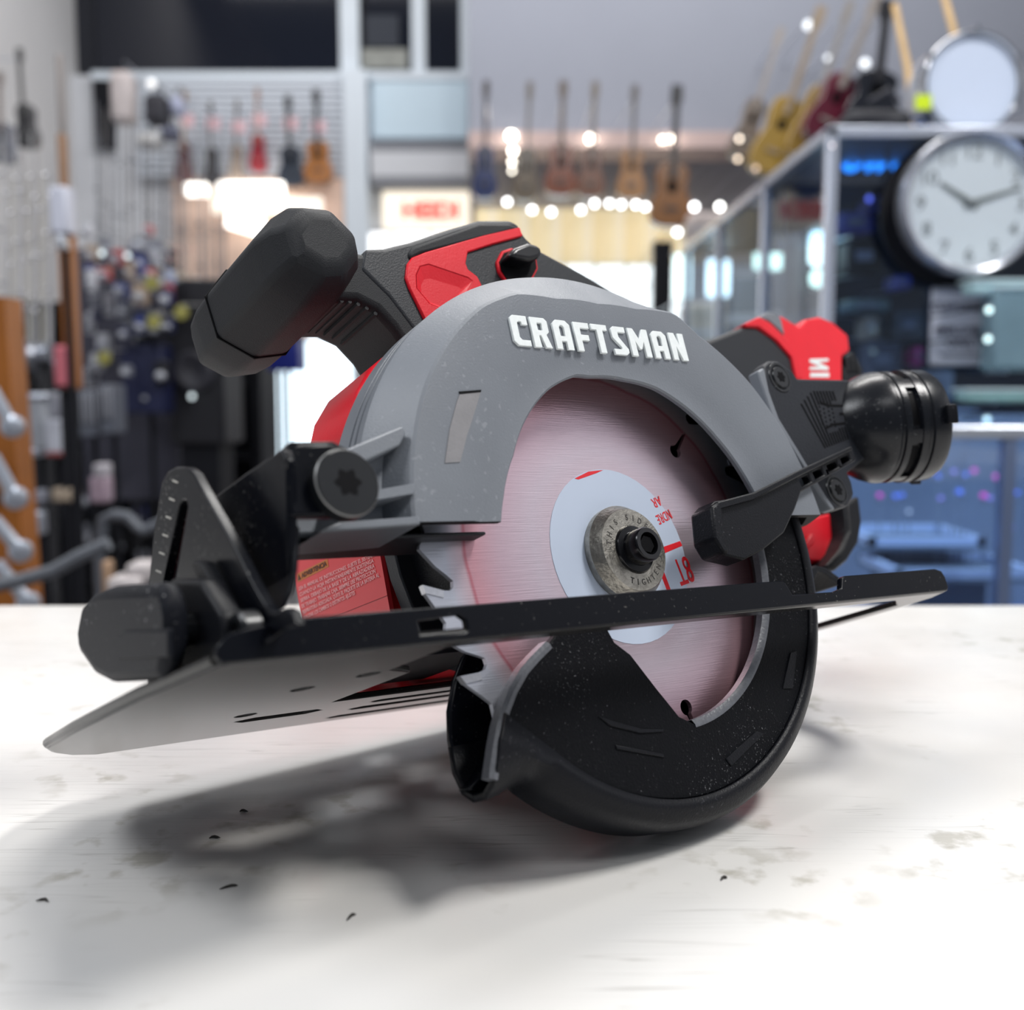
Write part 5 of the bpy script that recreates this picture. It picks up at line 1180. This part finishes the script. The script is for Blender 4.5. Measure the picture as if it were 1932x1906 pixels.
tool('white_rag', 'rag', 'crumpled off-white rag behind the front quadrant of the saw', [(pbox(200, 1092, 262, 1128, 1.6, 0.06), 'fold', mat('rag_white', (0.50, 0.46, 0.46), 0.9, var=0.3, vscale=40)), (pbox(236, 1066, 282, 1100, 1.62, 0.06), 'fold', mat('rag_white', (0.50, 0.46, 0.46), 0.9)), (pbox(190, 1060, 206, 1150, 1.66, 0.03), 'tan_edge', mat('rag_tan', (0.34, 0.22, 0.14), 0.8))])
# grey rubber strap and hose curving across the dark corner
pts = [bgp(*q, 1.5) for q in ((-30, 1110), (40, 1095), (100, 1078), (150, 1050), (205, 1026))]
tag(W('rubber_strap', MB().tube(pts, 0.010, 10), mat('strap_grey', (0.12, 0.13, 0.15), 0.5, var=0.2, vscale=60), None, pts[0]), 'dark grey rubber strap slanting across the lower left', 'strap')
h0 = bgp(196, 980, 1.8)
pts = [Vector((h0.x - .01, h0.y, 0.0)), Vector((h0.x - .01, h0.y, h0.z - .05))] + [bgp(*q, 1.8) for q in ((196, 980), (215, 972), (240, 975), (256, 992), (270, 1002), (300, 990), (330, 972), (360, 960))]
tag(W('hose', MB().tube(pts, 0.010, 10), mat('hose_grey', (0.09, 0.10, 0.12), 0.5), None, pts[0]), 'thin dark grey hose arching behind the front quadrant of the saw', 'hose')
# orange wooden rack at the left edge with silver wrenches
b, c = pbox(-40, 560, 26, 1160, 1.7, 0.10)
rk = empty('wooden_rack', Vector((c.x, c.y, 0)), 'orange wooden rack board at the left edge of the picture', 'rack'); O = Vector((c.x, c.y, 0))
x0, x1, z0, z1 = rect(-60, 560, 22, 1150, 1.7)
W('board', MB().grid([[Vector((x0, 1.7, 0)), Vector((x1 + .03, 1.7, 0)), Vector((x1, 1.7, z1)), Vector((x0, 1.7, z1))], [Vector((x0, 1.76, 0)), Vector((x1 + .03, 1.76, 0)), Vector((x1, 1.76, z1)), Vector((x0, 1.76, z1))]], close_u=True, cap0=True, cap1=True), orange_wood, rk, O)
W('peg_rail', MB().box((x0, 1.68, z1 - .3), (x1 - .005, 1.70, z1 - .26)), mat('rail_brown', (0.2, 0.08, 0.02), 0.5), rk, O)
for i, (u, v, w, h) in enumerate(((4, 770, 40, 70), (8, 900, 44, 80), (14, 1010, 50, 60), (24, 1100, 60, 76))):
    a = bgp(u - w / 2, v - h / 2, 1.62); b_ = bgp(u + w / 2, v + h / 2, 1.62)
    o = empty('wrench', b_, 'silver wrench on the orange rack, %s from the top' % ('first', 'second', 'third', 'lowest')[i], 'wrench')
    W('shaft', MB().tube([a, b_], 0.010, 8), alu, o, b_); d = (b_ - a).normalized()
    W('head', MB().lathe([(0.010, -.01), (.017, -.006), (.017, .006), (.010, .01)], b_, (0, 1, 0), 12), alu, o, b_)
# black instruments on the left wall
guitar(bgp(42, 95, 5.0), bgp(54, 282, 5.0), 0.10, (0.06, 0.06, 0.065), (0.10, 0.10, 0.10), 'slim grey black guitar hanging on the left wall', 'guitars on the left wall', hang=to_left)
guitar(bgp(6, 140, 4.6), bgp(10, 310, 4.6), 0.10, (0.22, 0.23, 0.27), (0.35, 0.30, 0.28), 'silver grey guitar at the left edge of the wall', 'guitars on the left wall', hang=to_left)
# camera bags and straps at the end of the slatwall
for (u0, v0, u1, v1, col, lab) in ((205, 130, 246, 230, (0.55, 0.50, 0.50), 'off-white tall box on the shelf beside the slatwall'), (268, 175, 312, 232, (0.03, 0.03, 0.04), 'dark grey camera bag hanging by the slatwall'), (318, 178, 340, 215, (0.40, 0.43, 0.58), 'pale lilac pouch hanging by the slatwall'), (255, 248, 300, 278, (0.60, 0.60, 0.60), 'white cloth bundle hanging below the camera bag'), (300, 235, 330, 262, (0.08, 0.09, 0.15), 'dark navy pouch beside the white bundle')):
    b, c = pbox(u0, v0, u1, v1, 5.6, 0.12); o = empty('hanging_bag', c, lab, 'bag')
    W('body', b, mat('bagc_%s' % str(col), col, 0.7, var=0.25, vscale=15), o, c, bev=0.03, seg=3)
    W('strap', MB().tube([Vector((c.x - .03, 5.66, bgp(u0, v0, 5.6).z - .01)), Vector((c.x, 5.7, bgp(u0, v0, 5.6).z + .07)), Vector((c.x + .03, 5.66, bgp(u0, v0, 5.6).z - .01))], 0.005, 6), shelf_black, o, c)
    W('hook', MB().tube([Vector((c.x, 5.69, bgp(u0, v0, 5.6).z + .06)), Vector((c.x, 6.61, bgp(u0, v0, 5.6).z + .06))], 0.004, 6), alu, o, c)
bulb(286, 158, 5.5, 8, 0.9, (1.0, 1.0, 1.0), 'pale round glint above the camera bag', 'glints at left', 6.61)  # a glint, imitated by a glowing globe
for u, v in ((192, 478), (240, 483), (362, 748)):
    bulb(u, v, 3.0 if u < 300 else 3.37, 5, 1.3, (0.85, 0.97, 1.0), 'small round glint from the left among the tackle', 'glints in the tackle', 3.65 if u < 300 else 3.41)  # tackle glints painted in as glowing globes
